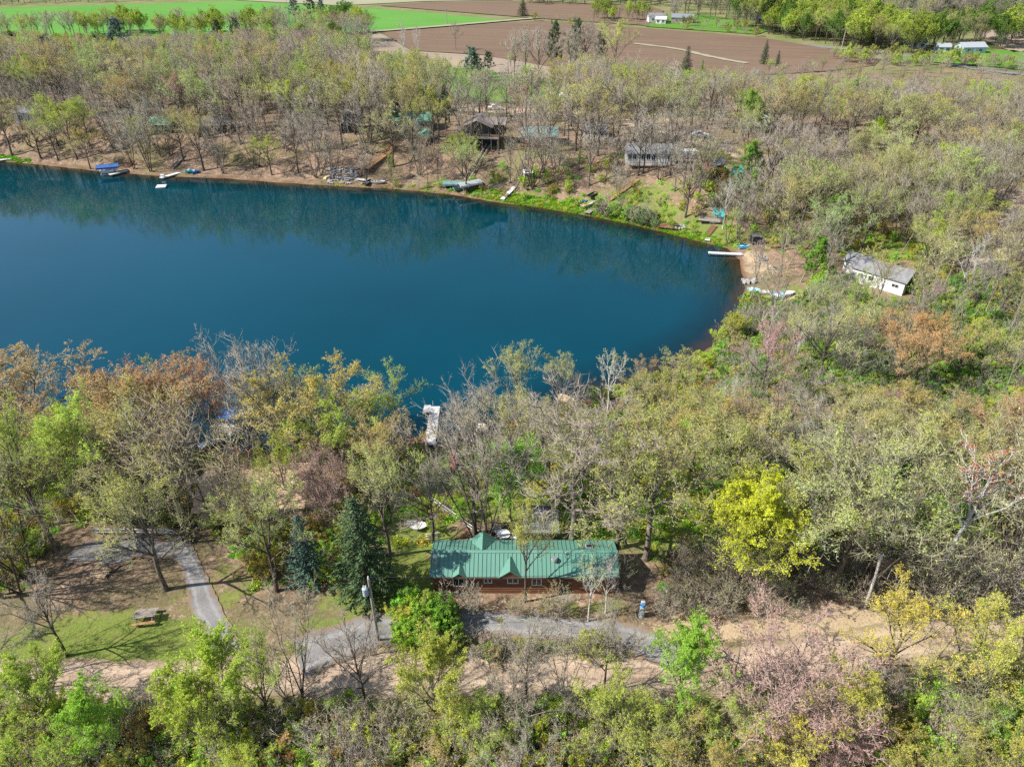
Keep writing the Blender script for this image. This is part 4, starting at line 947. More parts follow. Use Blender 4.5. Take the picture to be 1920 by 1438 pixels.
# boats --------------------------------------------------------------
def hull(mb, L, W, h, bow=.35, m=0, z=0, sheer=.15):
    """an open hull outline: pointed bow at +x, square stern"""
    def ring(sc, zz, n=12):
        pts = []
        for k in range(n+1):
            q = k/n; x = -L/2+L*q; w = W/2*(1-max(0, (q-(1-bow))/bow)**1.8)
            pts.append((x*sc, w*sc, zz+sheer*q*q*(1 if sc > .9 else .4)))
        return pts+[(x, -y, z_) for x, y, z_ in pts[::-1]]
    mb.loft([ring(.70, z), ring(.92, z+h*.45), ring(1.0, z+h), ring(.93, z+h), ring(.88, z+h*.45)], m)
def boat(name, label, pos, rz, L, W, h, m, inner=None, seats=2, cat='boat', group=None):
    t = thing(name, label, cat, pos, rz, group)
    d = MB(); hull(d, L, W, h); d.build('hull', m, t)
    for k in range(seats): d = MB(); d.box((-L*.28+k*L*.3, 0, h*.8), (.26, W*.86, .05)); d.build('seat', inner or M_ALU, t)
    return t
def pontoon(label, pos, rz, canopy, body=M_WHITE, L=6.0, W=2.4, top=True):
    t = thing('pontoon_boat', label, 'boat', pos, rz)
    for s_ in (-1, 1): d = MB(); d.tube([(-L/2, s_*.85, .15), (-L/2+.1, s_*.85, .15), (L*.38, s_*.85, .15), (L/2, s_*.85, .32)], [.2, .3, .3, .06], 12); d.build('float', M_ALU, t)
    d = MB(); d.box((0, 0, .52), (L*.93, W, .1)); d.build('floor', M_OFFWHITE, t)
    d = MB()
    for a, b in (((-L*.45, -W/2), (L*.42, -W/2)), ((-L*.45, W/2), (L*.42, W/2)), ((L*.42, -W/2), (L*.42, W/2)), ((-L*.45, -W/2), (-L*.45, W/2))): d.bar((*a, .85), (*b, .85), .05, .56)
    d.build('side_panel', body, t)
    for x, y, w, l in ((-L*.3, 0, W*.8, .6), (L*.25, -W*.36, .55, 1.6), (L*.25, W*.36, .55, 1.6)): d = MB(); d.box((x, y, .8), (l, w, .45)); d.build('seat', M_OFFWHITE, t)
    d = MB(); d.box((-.2, W*.22, .95), (.5, .6, .8)); d.build('console', M_OFFWHITE, t)
    if top:
        d = MB(); d.prism([(-W/2, 2.25), (-W*.3, 2.42), (W*.3, 2.42), (W/2, 2.25), (W/2, 2.20), (-W/2, 2.20)], 'x', -L*.34, L*.18); d.build('canopy', canopy, t)
        for x, y in ((-L*.3, -W/2), (-L*.3, W/2), (L*.12, -W/2), (L*.12, W/2)): d = MB(); d.bar((x, y, 1.1), (x, y, 2.22), .05); d.build('canopy_post', M_ALU, t)
    return t
def afloat(px_, py_, z=0.0): q = flat(px_, py_, z); return Vector((q[0], q[1], z))
pontoon('white pontoon boat with blue canopy moored under the shore trees', afloat(435, 803, .0)+Vector((0, .6, 0)), 1.35, M_BLUE, L=4.6)
q0, q1 = flat(372, 838, .4), flat(415, 822, .4); dock('dock', 'narrow pale dock beside the white pontoon boat', q0, q1, 1.2, M_DOCK)
def kayak(label, pos, rz, m, L=3.1, W=.75, cockpit=True, name='kayak'):
    t = thing(name, label, 'kayak', pos, rz); d = MB(); rings = []
    for k in range(13):
        q = k/12; x = -L/2+L*q; w = max(.03, W/2*math.sin(math.pi*q)**.65); rings.append([(x, math.cos(a)*w, .17+math.sin(a)*(.17*math.sin(math.pi*q)**.5+.01)+.12*(2*q-1)**4) for a in np.linspace(0, 2*math.pi, 10, endpoint=False)])
    d.loft(rings); d.build('hull', m, t, smoothed=True)
    if cockpit:
        d = MB(); pr = [(math.cos(a)*.42, math.sin(a)*.24, .345) for a in np.linspace(0, 2*math.pi, 17)]; d.tube(pr, .03, 6, cap=False); d.build('cockpit_rim', M_BLACK, t); d = MB(); d.box((-.05, 0, .335), (.6, .36, .02)); d.build('seat', M_BLACK, t)
    return t
kayak('bright yellow kayak on the shore under the orange maple', at(62, 800)+Vector((0, 0, .1)), .35, M_YELLOW); kayak('second yellow orange kayak lying against the white dock rails', at(80, 795)+Vector((0, 0, .1)), .1, M_YELLOW)
rails_rack('stack of white dock rails beside the yellow kayaks', at(104, 804), 1.2)
q0, q1 = flat(20, 822, .4), flat(40, 800, .4); dock('dock', 'pale dock partly hidden under the orange maple', q0, q1, 1.3, M_WHITE)
b = at(1068, 752); t = thing('overturned_boat', 'tan overturned rowboat lying on the shore behind the grey trees', 'boat', b+Vector((0, 0, .45)), -.45); d = MB(); hull(d, 3.9, 1.3, .5); o = d.build('hull', M_ORANGEB, t); o.rotation_euler = (math.pi, 0, 0); d = MB(); d.bar((-1.9, 0, -.02), (1.7, 0, -.02), .06, .05); d.build('keel', M_ORANGEB, t)
tp = at(1808, 702); t = thing('tarpaulin', 'blue tarpaulin over a low heap in the green underbrush', 'tarpaulin', tp); d = MB(); rings = [[(math.cos(a)*r_*(1+.15*math.sin(3*a)), math.sin(a)*r_*.7, z) for a in np.linspace(0, 2*math.pi, 14, endpoint=False)] for r_, z in ((.8, 0), (.7, .25), (.4, .5), (.1, .56))]; d.loft(rings); d.build('sheet', M_TARP, t)

# ------------------------------------------------------------------ the far shore: docks, boats, stairs
q0, q1 = flat(238, 320, .4), flat(205, 328, .4); dock('dock', 'grey dock alongside the blue canopied boat lift', q0, q1, 1.3, M_DOCK)
def boat_lift(label, pos, rz, canopy, L=5.6, W=2.6, hh=2.4, boat_m=M_WHITE, flatc=False):
    t = thing('boat_lift', label, 'boat lift', pos, rz)
    for x in (-L*.36, L*.36):
        for y in (-W/2, W/2): d = MB(); d.bar((x, y, -1.0), (x, y, hh), .09); d.build('post', M_ALU, t)
    d = MB()
    for y in (-W/2, W/2): d.bar((-L*.4, y, .15), (L*.4, y, .15), .08); d.bar((-L*.42, y, hh), (L*.42, y, hh), .07)
    for x in (-L*.36, L*.36): d.bar((x, -W/2, .15), (x, W/2, .15), .08)
    d.build('cradle', M_ALU, t)
    d = MB(); d.prism([(-W/2-.15, hh-.25), (-W/2-.1, hh+.12), (-W*.2, hh+.5), (W*.2, hh+.5), (W/2+.1, hh+.12), (W/2+.15, hh-.25), (W/2+.1, hh-.25), (W*.2, hh+.42), (-W*.2, hh+.42), (-W/2-.1, hh-.25)], 'x', -L/2, L/2); d.build('canopy', canopy, t)
    if boat_m: d = MB(); hull(d, L*.8, W*.62, .75, z=.3); d.build('boat_hull', boat_m, t)
    return t
boat_lift('boat lift under a long blue canopy standing in the lake', afloat(206, 326), .35, M_BLUE, 5.4, 2.6, 1.9)
q0, q1 = flat(350, 320, .4), flat(301, 334, .4); dock('dock', 'narrow white dock slanting out beside the small swim raft', q0, q1, 1.1, M_WHITE)
d = thing('storage_box', 'small white storage box on the end of the slanting dock', 'box', afloat(305, 332, .47)); m_ = MB(); m_.box((0, 0, .28), (.9, .6, .55)); m_.build('body', M_WHITE, d); m_ = MB(); m_.box((0, 0, .59), (.96, .66, .06)); m_.build('lid', M_WHITE, d)
rp = afloat(303, 352); t = thing('swim_raft', 'square white swim raft floating alone on the lake', 'raft', rp, .2); d = MB(); [d.box((0, (k-4)*.26, .38), (2.3, .24, .05)) for k in range(9)]; d.build('deck_boards', M_WHITE, t)
for s_ in (-1, 1): d = MB(); d.tube([(-1.1, s_*.8, .12), (1.1, s_*.8, .12)], .26, 10); d.build('float', M_GREYBOX, t)
d = MB(); [d.bar((1.2, y, -.3), (1.2, y, .8), .04) for y in (-.2, .2)]; d.build('ladder', M_ALU, t)
for k, (bx, by, c, lb) in enumerate(((356, 326, M_TEAL, 'turquoise pedal boat pulled up beside the slanting dock'), (366, 327, M_BRBLUE, 'blue pedal boat pulled up beside the turquoise one'))):
    t = thing('pedal_boat', lb, 'boat', at(bx, by-2)+Vector((0, 0, .1)), .3); d = MB(); hull(d, 2.1, 1.4, .45); d.build('hull', c, t); d = MB(); d.box((-.2, 0, .5), (.5, 1.1, .3)); d.build('seat', M_WHITE, t)
q0, q1 = at(35, 294), flat(-12, 302, .4); dock('dock', 'pale dock at the shore edge beside the green bank', (q0.x, q0.y), q1, 1.3, M_DOCK)
stair_run('shore_stairs', 'weathered stairs with a handrail climbing the bank behind the slanting dock', at(322, 318), at(345, 292), 1.2, 14, M_OLDWOOD, M_OLDWOOD)
stair_run('shore_stairs', 'short rust brown stairs on the bank beside the blue boat lift', at(238, 316), at(250, 303), 1.1, 8, M_RUST, M_RUST)
# the new orange wooden stairs with landings
s0, s1, s2, s3 = at(672, 332), at(690, 322), at(722, 294), at(738, 276)
t = thing('landing', 'dark red wooden landing at the foot of the cedar stairs', 'landing', s1-Vector((.5, .2, 0)), .3); d = MB(); [d.box((x*.16, 0, .9), (.145, 2.0, .05)) for x in range(-8, 9)]; d.build('deck_boards', M_RUST, t); d = MB(); [d.box((x, y, .2), (.12, .12, 1.5)) for x in (-1.2, 1.2) for y in (-.9, .9)]; d.build('posts', M_RUST, t); d = MB(); [d.bar((-1.3, -1, z), (1.3, -1, z), .06) for z in (1.3, 1.8)]; d.build('railing', M_RUST, t)
stair_run('cedar_stairs', 'new cedar stairs, lower flight, climbing from the dark red landing', s1+Vector((0, 0, .8)), s2+Vector((0, 0, .4)), 1.7, 18, M_WOOD, M_WOOD, True, M_RUST)
stair_run('cedar_stairs', 'new cedar stairs, upper flight, ending below the green roofed house', s2+Vector((.5, .4, .4)), s3+Vector((0, 0, .4)), 1.6, 12, M_WOOD, M_WOOD, True, M_RUST)
stair_run('cedar_stairs', 'short rust brown steps from the landing down to the stone bank', s0, s1+Vector((-1.4, -.6, .7)), 1.3, 8, M_RUST, M_RUST, False, M_RUST)
# stone steps and riprap
g_ = random.Random(5)
t = thing('stone_bank', 'bank of tumbled grey limestone slabs beside the cedar stairs', 'stone bank', at(648, 330))
d = MB(); base = at(648, 330)
for k in range(70):
    q = at(g_.uniform(615, 672), g_.uniform(316, 346)); rel = q-base; d.box((rel.x, rel.y, rel.z+.15), (g_.uniform(.5, 1.3), g_.uniform(.4, .8), g_.uniform(.2, .45)), rz=g_.uniform(-.6, .6), rx=g_.uniform(-.25, .25))
d.build('stones', M_STONE, t, bevel=.06)
boat('rowboat', 'dark grey rowboat pulled up at the foot of the stone bank', at(690, 345)+Vector((0, 0, .1)), 1.2, 3.4, 1.3, .45, M_BLACK); boat('rowboat', 'white and red rowboat on the bank beside the grey one', at(710, 344)+Vector((0, 0, .1)), -.2, 3.8, 1.3, .45, M_OFFWHITE)
q0, q1 = at(668, 338), at(690, 342); dock('dock', 'grey dock section stored on the bank beside the rowboats', (q0.x, q0.y), (q1.x, q1.y), 1.2, M_DOCK, z=q0.z+.35)
t = thing('canoe_cover', 'tan upturned canoe leaning by the stone bank', 'canoe', at(618, 334), 1.0); d = MB(); hull(d, 3.6, .9, .4); o = d.build('hull', M_ORANGEB, t); o.rotation_euler = (math.pi, 0, 0); o.location = (0, 0, .55)
# lifts stored on the bank in front of the dark house
boat_lift('dark grey canopied boat lift stored on the far bank', at(850, 352)-Vector((0, 0, .6)), .1, M_TEALROOF, 5.2, 2.2, 1.6, M_BLACK)
boat_lift('pale grey canopied boat lift with white frame beside the green bank', at(880, 356)-Vector((0, 0, .6)), .55, M_ALU, 6.0, 2.4, 2.1, None)
boat('jet_boat', 'small boat under a blue grey cover between the two stored lifts', at(862, 358)+Vector((0, 0, .15)), .5, 3.4, 1.3, .7, M_TEALROOF, seats=0)
def trackway(label, a, b, off, m):
    A, B = at(*a), at(*b); t = thing('trackway', label, 'trackway', A); dv = B-A
    h = Vector((dv.x, dv.y, 0)).normalized(); s = Vector((-h.y, h.x, 0))
    for s_ in (-1, 1): d = MB(); o = s*off*s_+Vector((0, 0, .75)); pts = [o]; d.bar(o, dv+o, .30, .22); d.build('rail', m, t)
    d = MB()
    for k in range(16): p = dv*(k/15); d.bar(p+s*off*1.2+Vector((0, 0, .62)), p-s*off*1.2+Vector((0, 0, .62)), .14, .12)
    d.build('sleepers', M_DKWOOD, t)
    d = MB()
    for k in range(8):
        for s_ in (-1, 1): p = dv*(k/7)+s*off*s_; d.bar(p+Vector((0, 0, -.8)), p+Vector((0, 0, .66)), .12)
    d.build('posts', M_OLDWOOD, t)
    return t
trackway('twin rail timber trackway climbing to the dark brown house', (874, 345), (916, 278), .55, M_OLDWOOD)
stair_run('boardwalk', 'pale plank walk crossing the green bank to the water', at(941, 376)+Vector((0, 0, .1)), at(965, 352), 1.1, 24, M_DOCK, None)
stair_run('shore_stairs', 'brown wooden stairs climbing past the small white shed', at(966, 351), at(984, 308), 1.0, 26, M_OLDWOOD, M_DKWOOD, posts=7)
stair_run('shore_stairs', 'tan timber stairs on the leafy bank below the grey house', at(1140, 378), at(1196, 338), 1.3, 22, M_WOOD, M_OLDWOOD, posts=6)
boat('rowboat', 'white and yellow rowboat resting on the green bank', at(1103, 388)+Vector((0, 0, .25)), .7, 4.4, 1.2, .5, M_OFFWHITE, M_YELLOW); kayak('small blue kayak beside the white rowboat on the green bank', at(1093, 381)+Vector((0, 0, .2)), .2, M_BRBLUE, 2.2); boat('rowboat', 'dark covered rowboat leaning up the bank behind the blue kayak', at(1111, 369)+Vector((0, 0, .2)), .9, 3.4, 1.2, .5, M_BLACK, seats=0)
q0, q1 = at(1112, 392), at(1100, 405); dock('dock', 'short brown plank landing below the white rowboat', (q0.x, q0.y), (q1.x, q1.y), 1.3, M_OLDWOOD, z=.7)
t = thing('wrecked_deck', 'collapsed brown plank deck at the water edge', 'deck', at(1252, 428), -.3); d = MB(); [d.box((x*.22, g_.uniform(-.15, .15), .45+.04*math.sin(x)), (.2, 2.0, .05), rx=.12, ry=g_.uniform(-.08, .08)) for x in range(-9, 10)]; d.build('boards', M_RUST, t); d = MB(); [d.bar((-2.1, y, .25), (2.1, y, .35), .12) for y in (-.7, .7)]; [d.bar((x, -.8, -.6), (x, -.8, .4), .12) for x in (-1.8, 0, 1.8)]; d.build('beams', M_DKWOOD, t)
t = thing('stone_hearth', 'ring of pale stones beside the collapsed plank deck', 'stone ring', at(1275, 428)); d = MB(); [d.box((math.cos(a)*1.1, math.sin(a)*.9, .2), (.55, .45, .4), rz=a) for a in np.linspace(0, 6.28, 11)]; d.build('stones', M_STONE, t, bevel=.08)
# turquoise chairs on the plank patio
pc = at(1330, 413); t = thing('plank_patio', 'weathered plank patio under the turquoise chairs near the water', 'patio', pc, -.25); d = MB(); [d.box((x*.2, 0, .22), (.185, 3.4, .05)) for x in range(-11, 12)]; d.build('boards', M_OLDWOOD, t); d = MB(); [d.bar((-2.2, y, .08), (2.2, y, .08), .1, .2) for y in (-1.4, 0, 1.4)]; d.build('beams', M_DKWOOD, t)
chair('garden_chair', 'turquoise slatted chair beside the birch on the plank patio', at(1351, 412)+Vector((0, 0, .2)), -.3, M_TEAL, sc=1.75, adirondack=True); chair('garden_chair', 'turquoise slatted chair standing out from the birch on the plank patio', at(1341, 409)+Vector((0, 0, .2)), .2, M_TEAL, sc=1.7, adirondack=True)
stair_run('shore_stairs', 'rust brown steps falling from the plank patio to the water', at(1327, 440), at(1340, 424), 1.2, 9, M_RUST, None)
q0, q1 = at(1328, 441), flat(1326, 452, .35); dock('dock', 'stubby grey dock below the turquoise chairs', (q0.x, q0.y), q1, 1.1, M_DOCK)
q0, q1 = flat(1392, 477, .4), flat(1328, 474, .4); dock('dock', 'long white dock reaching straight out beside the beach', q0, q1, .9, M_WHITE)
for k, (bx, by, a, lb, c) in enumerate(((1390, 461, .1, 'bright blue kayak on the turf beside the long white dock', M_BRBLUE), (1396, 464, .15, 'blue kayak with pale stripe lying against the bright blue one', M_AQUA), (1393, 467, .05, 'deep blue kayak lowest of the three beside the white dock', M_BRBLUE))): kayak(lb, at(bx, by)+Vector((0, 0, .05)), a, c, 2.3, .7)
t = thing('canopy_tent', 'black covered box shelter on the turf behind the blue kayaks', 'shelter', at(1416, 457)); d = MB(); d.box((0, 0, .9), (1.9, 1.8, 1.5)); d.build('cover', M_BLACK, t); [MB().bar((x, y, 0), (x, y, 1.8), .07).build('post', M_STEEL, t) for x in (-1, 1) for y in (-.95, .95)]; d = MB(); d.box((0, 0, 1.78), (2.1, 2.0, .1)); d.build('top', M_DKGREY, t)
boat('rowboat', 'pale grey rowboat beside the black shelter', at(1432, 455)+Vector((0, 0, .05)), .1, 2.8, 1.1, .4, M_ALU)
t = thing('fire_ring', 'round steel fire ring on the straw coloured beach', 'fire ring', at(1432, 488)); d = MB(); pr = [(math.cos(a)*.7, math.sin(a)*.7, .2) for a in np.linspace(0, 2*math.pi, 19)]; d.tube(pr, .13, 8, cap=False); d.build('ring', M_STEEL, t); d = MB(); d.tube([(0, 0, .02), (0, 0, .1)], .6, 16); d.build('ash', M_DKGREY, t)
boat('rowboat', 'white rowboat with aqua inside lying on the turf below the beach', at(1466, 556)+Vector((0, 0, .1)), .12, 4.6, 1.5, .55, M_WHITE, M_AQUA, 3)
t = thing('pedal_boat', 'white and turquoise pedal boat beside the white rowboat', 'boat', at(1459, 561)+Vector((0, 0, .05)), .1); d = MB(); hull(d, 2.4, 1.4, .5); d.build('hull', M_AQUA, t); d = MB(); d.box((-.2, 0, .55), (.6, 1.1, .3)); d.build('seat', M_WHITE, t)
t = thing('pedal_boat', 'aqua pedal boat at the water edge by the stones', 'boat', at(1412, 548)+Vector((0, 0, .05)), -.2); d = MB(); hull(d, 2.2, 1.3, .45); d.build('hull', M_AQUA, t); d = MB(); d.box((-.2, 0, .5), (.5, 1.0, .3)); d.build('seat', M_WHITE, t)
boat('rowboat', 'white skiff between the aqua pedal boat and the white rowboat', at(1436, 552)+Vector((0, 0, .05)), -.1, 2.6, 1.1, .4, M_OFFWHITE)
chair('garden_chair', 'blue lawn chair on the turf past the beach boats', at(1517, 566), .4, M_BRBLUE, sc=1.2, adirondack=True)
t = thing('stone_pile', 'heap of pale stones at the corner of the beach', 'stone pile', at(1405, 530)); d = MB(); [d.box((g_.uniform(-1.2, 1.2), g_.uniform(-.9, .9), g_.uniform(.1, .4)), (g_.uniform(.3, .7), g_.uniform(.3, .6), g_.uniform(.2, .4)), rz=g_.uniform(0, 3)) for k in range(26)]; d.build('stones', M_STONE, t, bevel=.06)

# ------------------------------------------------------------------ the far shore: houses
# the dark brown house on posts, its gable to the lake
p = at(900, 268); t = thing('stilt_house', 'dark brown house on posts with a lake facing gable and deck', 'house', p, -.12); b0 = 2.3
w_ = MB(); w_.prism([(-3.4, b0), (3.4, b0), (3.4, b0+2.6), (0, b0+4.0), (-3.4, b0+2.6)], 'y', -3.2, 4.0); w_.build('wall', M_DKLOG, t)
w_ = MB(); w_.box((4.9, 1.2, b0+1.25), (3.0, 5.2, 2.5)); w_.build('wing_wall', M_DKLOG, t)
r_ = MB(); r_.prism([(-4.0, b0+2.36), (0, b0+4.02), (4.0, b0+2.36), (4.0, b0+2.48), (0, b0+4.16), (-4.0, b0+2.48)], 'y', -4.2, 4.5); r_.build('roof', M_BRROOF, t)
r_ = MB(); r_.add([(1.0, -1.8, b0+2.55), (6.9, -1.8, b0+2.55), (6.9, 1.2, b0+3.7), (1.0, 1.2, b0+3.7), (1.0, 4.3, b0+2.55), (6.9, 4.3, b0+2.55), (1.0, -1.8, b0+2.67), (6.9, -1.8, b0+2.67), (6.9, 1.2, b0+3.84), (1.0, 1.2, b0+3.84), (1.0, 4.3, b0+2.67), (6.9, 4.3, b0+2.67)], [(6, 7, 8, 9), (9, 8, 11, 10), (0, 3, 2, 1), (3, 4, 5, 2), (0, 1, 7, 6), (4, 10, 11, 5), (1, 2, 8, 7), (2, 5, 11, 8), (0, 6, 9, 3), (3, 9, 10, 4)]); r_.build('wing_roof', M_BRROOF, t)
r_ = MB(); [r_.bar((0, -4.22, b0+4.1), (s_*4.0, -4.22, b0+2.42), .06, .16) for s_ in (-1, 1)]; r_.build('barge_board', M_OLDWOOD, t)
for x in (-2.2, -.75, .75, 2.2): window(t, x, -3.23, b0+1.35, 1.2, 1.7, M_OLDWOOD, panes=1)
window(t, 4.9, -1.43, b0+1.3, 1.4, 1.2, M_OLDWOOD)
d = MB(); d.box((.9, -4.0, b0-.08), (9.0, 1.7, .14)); d.build('deck_floor', M_OLDWOOD, t)
d = MB(); [d.bar((-3.5, -4.8, b0+z), (5.4, -4.8, b0+z), .06) for z in (.35, .65, .98)]; [d.bar((x, -4.8, b0), (x, -4.8, b0+1.0), .08) for x in np.linspace(-3.5, 5.4, 7)]; d.build('railing', M_OLDWOOD, t)
for x in (-3.3, -1.0, 1.3, 3.6, 5.2): d = MB(); d.bar((x, -4.6, -2.0), (x, -4.6, b0-.1), .16); d.build('post', M_OLDWOOD, t)
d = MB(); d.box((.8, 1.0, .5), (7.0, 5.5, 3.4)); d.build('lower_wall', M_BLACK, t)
t = thing('canoe', 'orange canoe resting on the deck of the dark brown house', 'canoe', p+Vector((4.6, -3.6, b0+.0)), -.1); d = MB(); hull(d, 3.2, .8, .4); d.build('hull', M_WOOD, t); d = MB(); d.box((-.5, 0, .3), (.2, .7, .04)); d.box((.6, 0, .3), (.2, .6, .04)); d.build('thwart', M_OLDWOOD, t)
# tall-windowed house
p = at(664, 242); t = cabin('lake_house', 'two storey house with tall white windows above a dark ground floor', 'house', p, .05, 5.0, 5.5, 4.9, 1.0, M_OFFWHITE, M_BRROOF, [(-1.7, 3.4, .9, 2.2), (-.58, 3.4, .9, 2.2), (.58, 3.4, .9, 2.2), (1.7, 3.4, .9, 2.2)])
d = MB(); d.box((0, -3.4, 1.1), (5.6, 1.2, 2.3)); d.build('screen_porch', M_BLACK, t); d = MB(); [d.bar((x, -4.05, -.2), (x, -4.05, 2.3), .12) for x in (-2.7, -1, .8, 2.7)]; d.build('porch_posts', M_OLDWOOD, t)
p = at(770, 244); cabin('lake_house', 'cream house with a long weathered green roof behind the cedar stairs', 'house', p+Vector((0, 3, 0)), -.04, 11.5, 6.5, 2.5, 1.5, M_CREAM, M_GREEN2, [(-3.5, 1.4, 1.3, 1.1), (0, 1.4, 1.3, 1.1), (3.4, 1.4, 1.3, 1.1)], 1.8)
g0 = at(800, 268); t = thing('gazebo', 'small six sided gazebo with green shingled roof', 'gazebo', g0); d = MB(); hexa = [(math.cos(a), math.sin(a)) for a in np.arange(6)*math.pi/3]
d.loft([[(x*2.2, y*2.2, 2.2) for x, y in hexa], [(x*2.15, y*2.15, 2.35) for x, y in hexa], [(x*.1, y*.1, 3.5) for x, y in hexa]]); d.build('roof', M_GREEN2, t)
for x, y in hexa: d = MB(); d.bar((x*1.8, y*1.8, -.4), (x*1.8, y*1.8, 2.22), .13); d.build('post', M_DKWOOD, t)
d = MB(); d.prism([(x*1.9, y*1.9) for x, y in hexa], 'z', -.3, .2); d.build('floor', M_DKWOOD, t)
p = at(1012, 274); cabin('lake_house', 'log walled cabin with a blue green shingled roof', 'cabin', p+Vector((0, 3, 0)), .02, 8.8, 6.0, 2.4, 1.5, M_LOG, M_TEALROOF, [(-2.4, 1.4, 1.2, 1.0), (.3, 1.4, 1.0, 1.0)], 2.4)
t = thing('canoe', 'orange canoe laid on the turf before the blue green roof', 'canoe', at(988, 276)+Vector((0, 0, .1)), -.1); d = MB(); hull(d, 3.6, .8, .4); d.build('hull', M_WOOD, t); d = MB(); d.box((-.5, 0, .3), (.2, .7, .04)); d.build('thwart', M_OFFWHITE, t)
t = thing('picnic_table', 'orange stained picnic table behind the blue green roofed cabin', 'picnic table', at(1004, 238), .2, sc=1.2); d = MB(); d.box((0, 0, .74), (2.0, .8, .06)); d.build('table_top', M_WOOD, t); [MB().box((0, y, .44), (2.0, .28, .05)).build('seat', M_WOOD, t) for y in (-.72, .72)]; d = MB(); [d.bar((x, -.8, 0), (x, .25, .72), .08) for x in (-.7, .7)]; [d.bar((x, .8, 0), (x, -.25, .72), .08) for x in (-.7, .7)]; d.build('leg_frame', M_WOOD, t)
p = at(990, 334); cabin('shed', 'tiny white roofed shed beside the brown bank stairs', 'shed', p, .08, 2.0, 1.8, 1.5, .35, M_CREAM, M_WHITE, [(.45, .9, .6, .6)], -.4, frame=M_OLDWOOD, over=.2)
p = at(1222, 312); t = cabin('lake_house', 'long grey house with a row of white framed windows over the bank', 'house', p+Vector((0, 3.5, 0)), -.06, 11.6, 6.0, 2.8, 1.3, M_OFFWHITE, M_GREY, [(-5.0, 1.9, .9, 1.2), (-3.9, 1.9, .9, 1.2), (-1.9, 1.9, 1.0, 1.5), (-.7, 1.9, 1.0, 1.5), (.5, 1.9, 1.0, 1.5), (4.4, 1.9, 1.3, 1.3)], 2.8)
d = MB(); d.box((-.7, -3.7, .25), (9, 1.4, .2)); d.build('terrace', M_OLDWOOD, t); d = MB(); [d.bar((x, -4.9, -1.5), (x, -4.9, 1.1), .1) for x in np.linspace(-5, 3.6, 6)]; d.bar((-5.1, -4.9, 1.1), (3.7, -4.9, 1.1), .08); d.build('terrace_rail', M_DKWOOD, t)
def camper(label, pos, rz):
    t = thing('camper_trailer', label, 'camper', pos, rz); d = MB(); d.prism([(-2.5, .55), (2.3, .55), (2.6, 1.3), (2.3, 2.6), (-2.2, 2.7), (-2.55, 2.2)], 'y', -1.1, 1.1); d.build('body', M_WHITE, t, bevel=.06)
    d = MB(); d.box((0, -1.115, 1.15), (4.7, .03, .22)); d.build('stripe', M_RED, t); d = MB(); d.box((0, 0, 2.72), (4.5, 2.24, .1)); d.build('roof', M_WHITE, t)
    for x in (-1.5, 1.5): window(t, x, -1.14, 1.8, .9, .6, M_STEEL)
    d = MB(); d.box((.2, -1.13, 1.45), (.65, .05, 1.7)); d.build('door', M_OFFWHITE, t)
    for s_ in (-1, 1): d = MB(); d.tube([(-.3, s_*1.0-.1, .35), (-.3, s_*1.0+.1, .35)], .35, 16); d.build('wheel', M_BLACK, t)
    d = MB(); d.bar((2.4, 0, .5), (3.5, 0, .45), .12); d.build('hitch', M_STEEL, t); return t
camper('white camper trailer with red stripe parked beside the grey house', at(1286, 304), .05)
def car(label, pos, rz, m, pickup=False):
    t = thing('pickup_truck' if pickup else 'parked_car', label, 'truck' if pickup else 'car', pos, rz)
    d = MB(); d.prism([(-2.3, .35), (2.25, .35), (2.35, .75), (1.3, .98), (.6, 1.0)]+([(.3, 1.62), (-.75, 1.62), (-.9, 1.0), (-2.3, 1.0)] if pickup else [(.35, 1.48), (-1.3, 1.50), (-2.0, 1.0), (-2.35, .9)]), 'y', -.88, .88); d.build('body', m, t, bevel=.07)
    d = MB(); [d.box((-.25 if pickup else -.45, s_*.885, 1.28), (.85 if pickup else 1.5, .02, .32)) for s_ in (-1, 1)]; d.build('side_window', M_GLASS, t)
    for x in (-1.4, 1.4):
        for s_ in (-1, 1): d = MB(); d.tube([(x, s_*.80-.1, .33), (x, s_*.80+.1, .33)], .33, 16); w2 = d.build('wheel', M_BLACK, t); d = MB(); d.tube([(x, s_*.91-.005, .33), (x, s_*.91+.005, .33)], .18, 12); d.build('rim', M_ALU, w2)
    for s_ in (-1, 1): d = MB(); d.box((2.31, s_*.6, .68), (.06, .35, .14)); d.build('headlight', M_ALU, t)
    return t
car('white pickup truck parked on the far gravel lane', at(927, 207), .05, M_WHITE, True); car('white car parked at the edge of the far lawn', at(1062, 184), .1, M_WHITE); car('white car standing in the woods above the grey house', at(1312, 258), .0, M_WHITE); car('silver car parked among trees beside the white bungalow', at(1295, 158), .1, M_ALU)
p = at(1337, 322); t = cabin('shed', 'open grey roofed shelter with turquoise trim', 'shed', p, .35, 3.4, 3.0, 2.1, .8, M_RED, M_GREY, over=.5); d = MB(); d.box((0, -2.0, 1.92), (4.4, .05, .22)); d.build('trim', M_TEAL, t)
for bx, by, c, lb, sc_k in ((1376, 336, M_TEAL, 'big turquoise lawn chair on the leafy bank above the birch', 2.2), (1387, 326, M_TEAL, 'turquoise lawn chair farther up beside the dark tarpaulin', 1.7), (1346, 334, M_RED, 'red lawn chair below the grey shelter', 1.3), (1356, 337, M_RED, 'red lawn chair between the red one and the turquoise one', 1.3), (1326, 360, M_RED, 'red lawn chair alone on the lower leafy bank', 1.2)):
    chair('garden_chair', lb, at(bx, by), rnd.uniform(-.3, .3), c, sc=sc_k, adirondack=True)
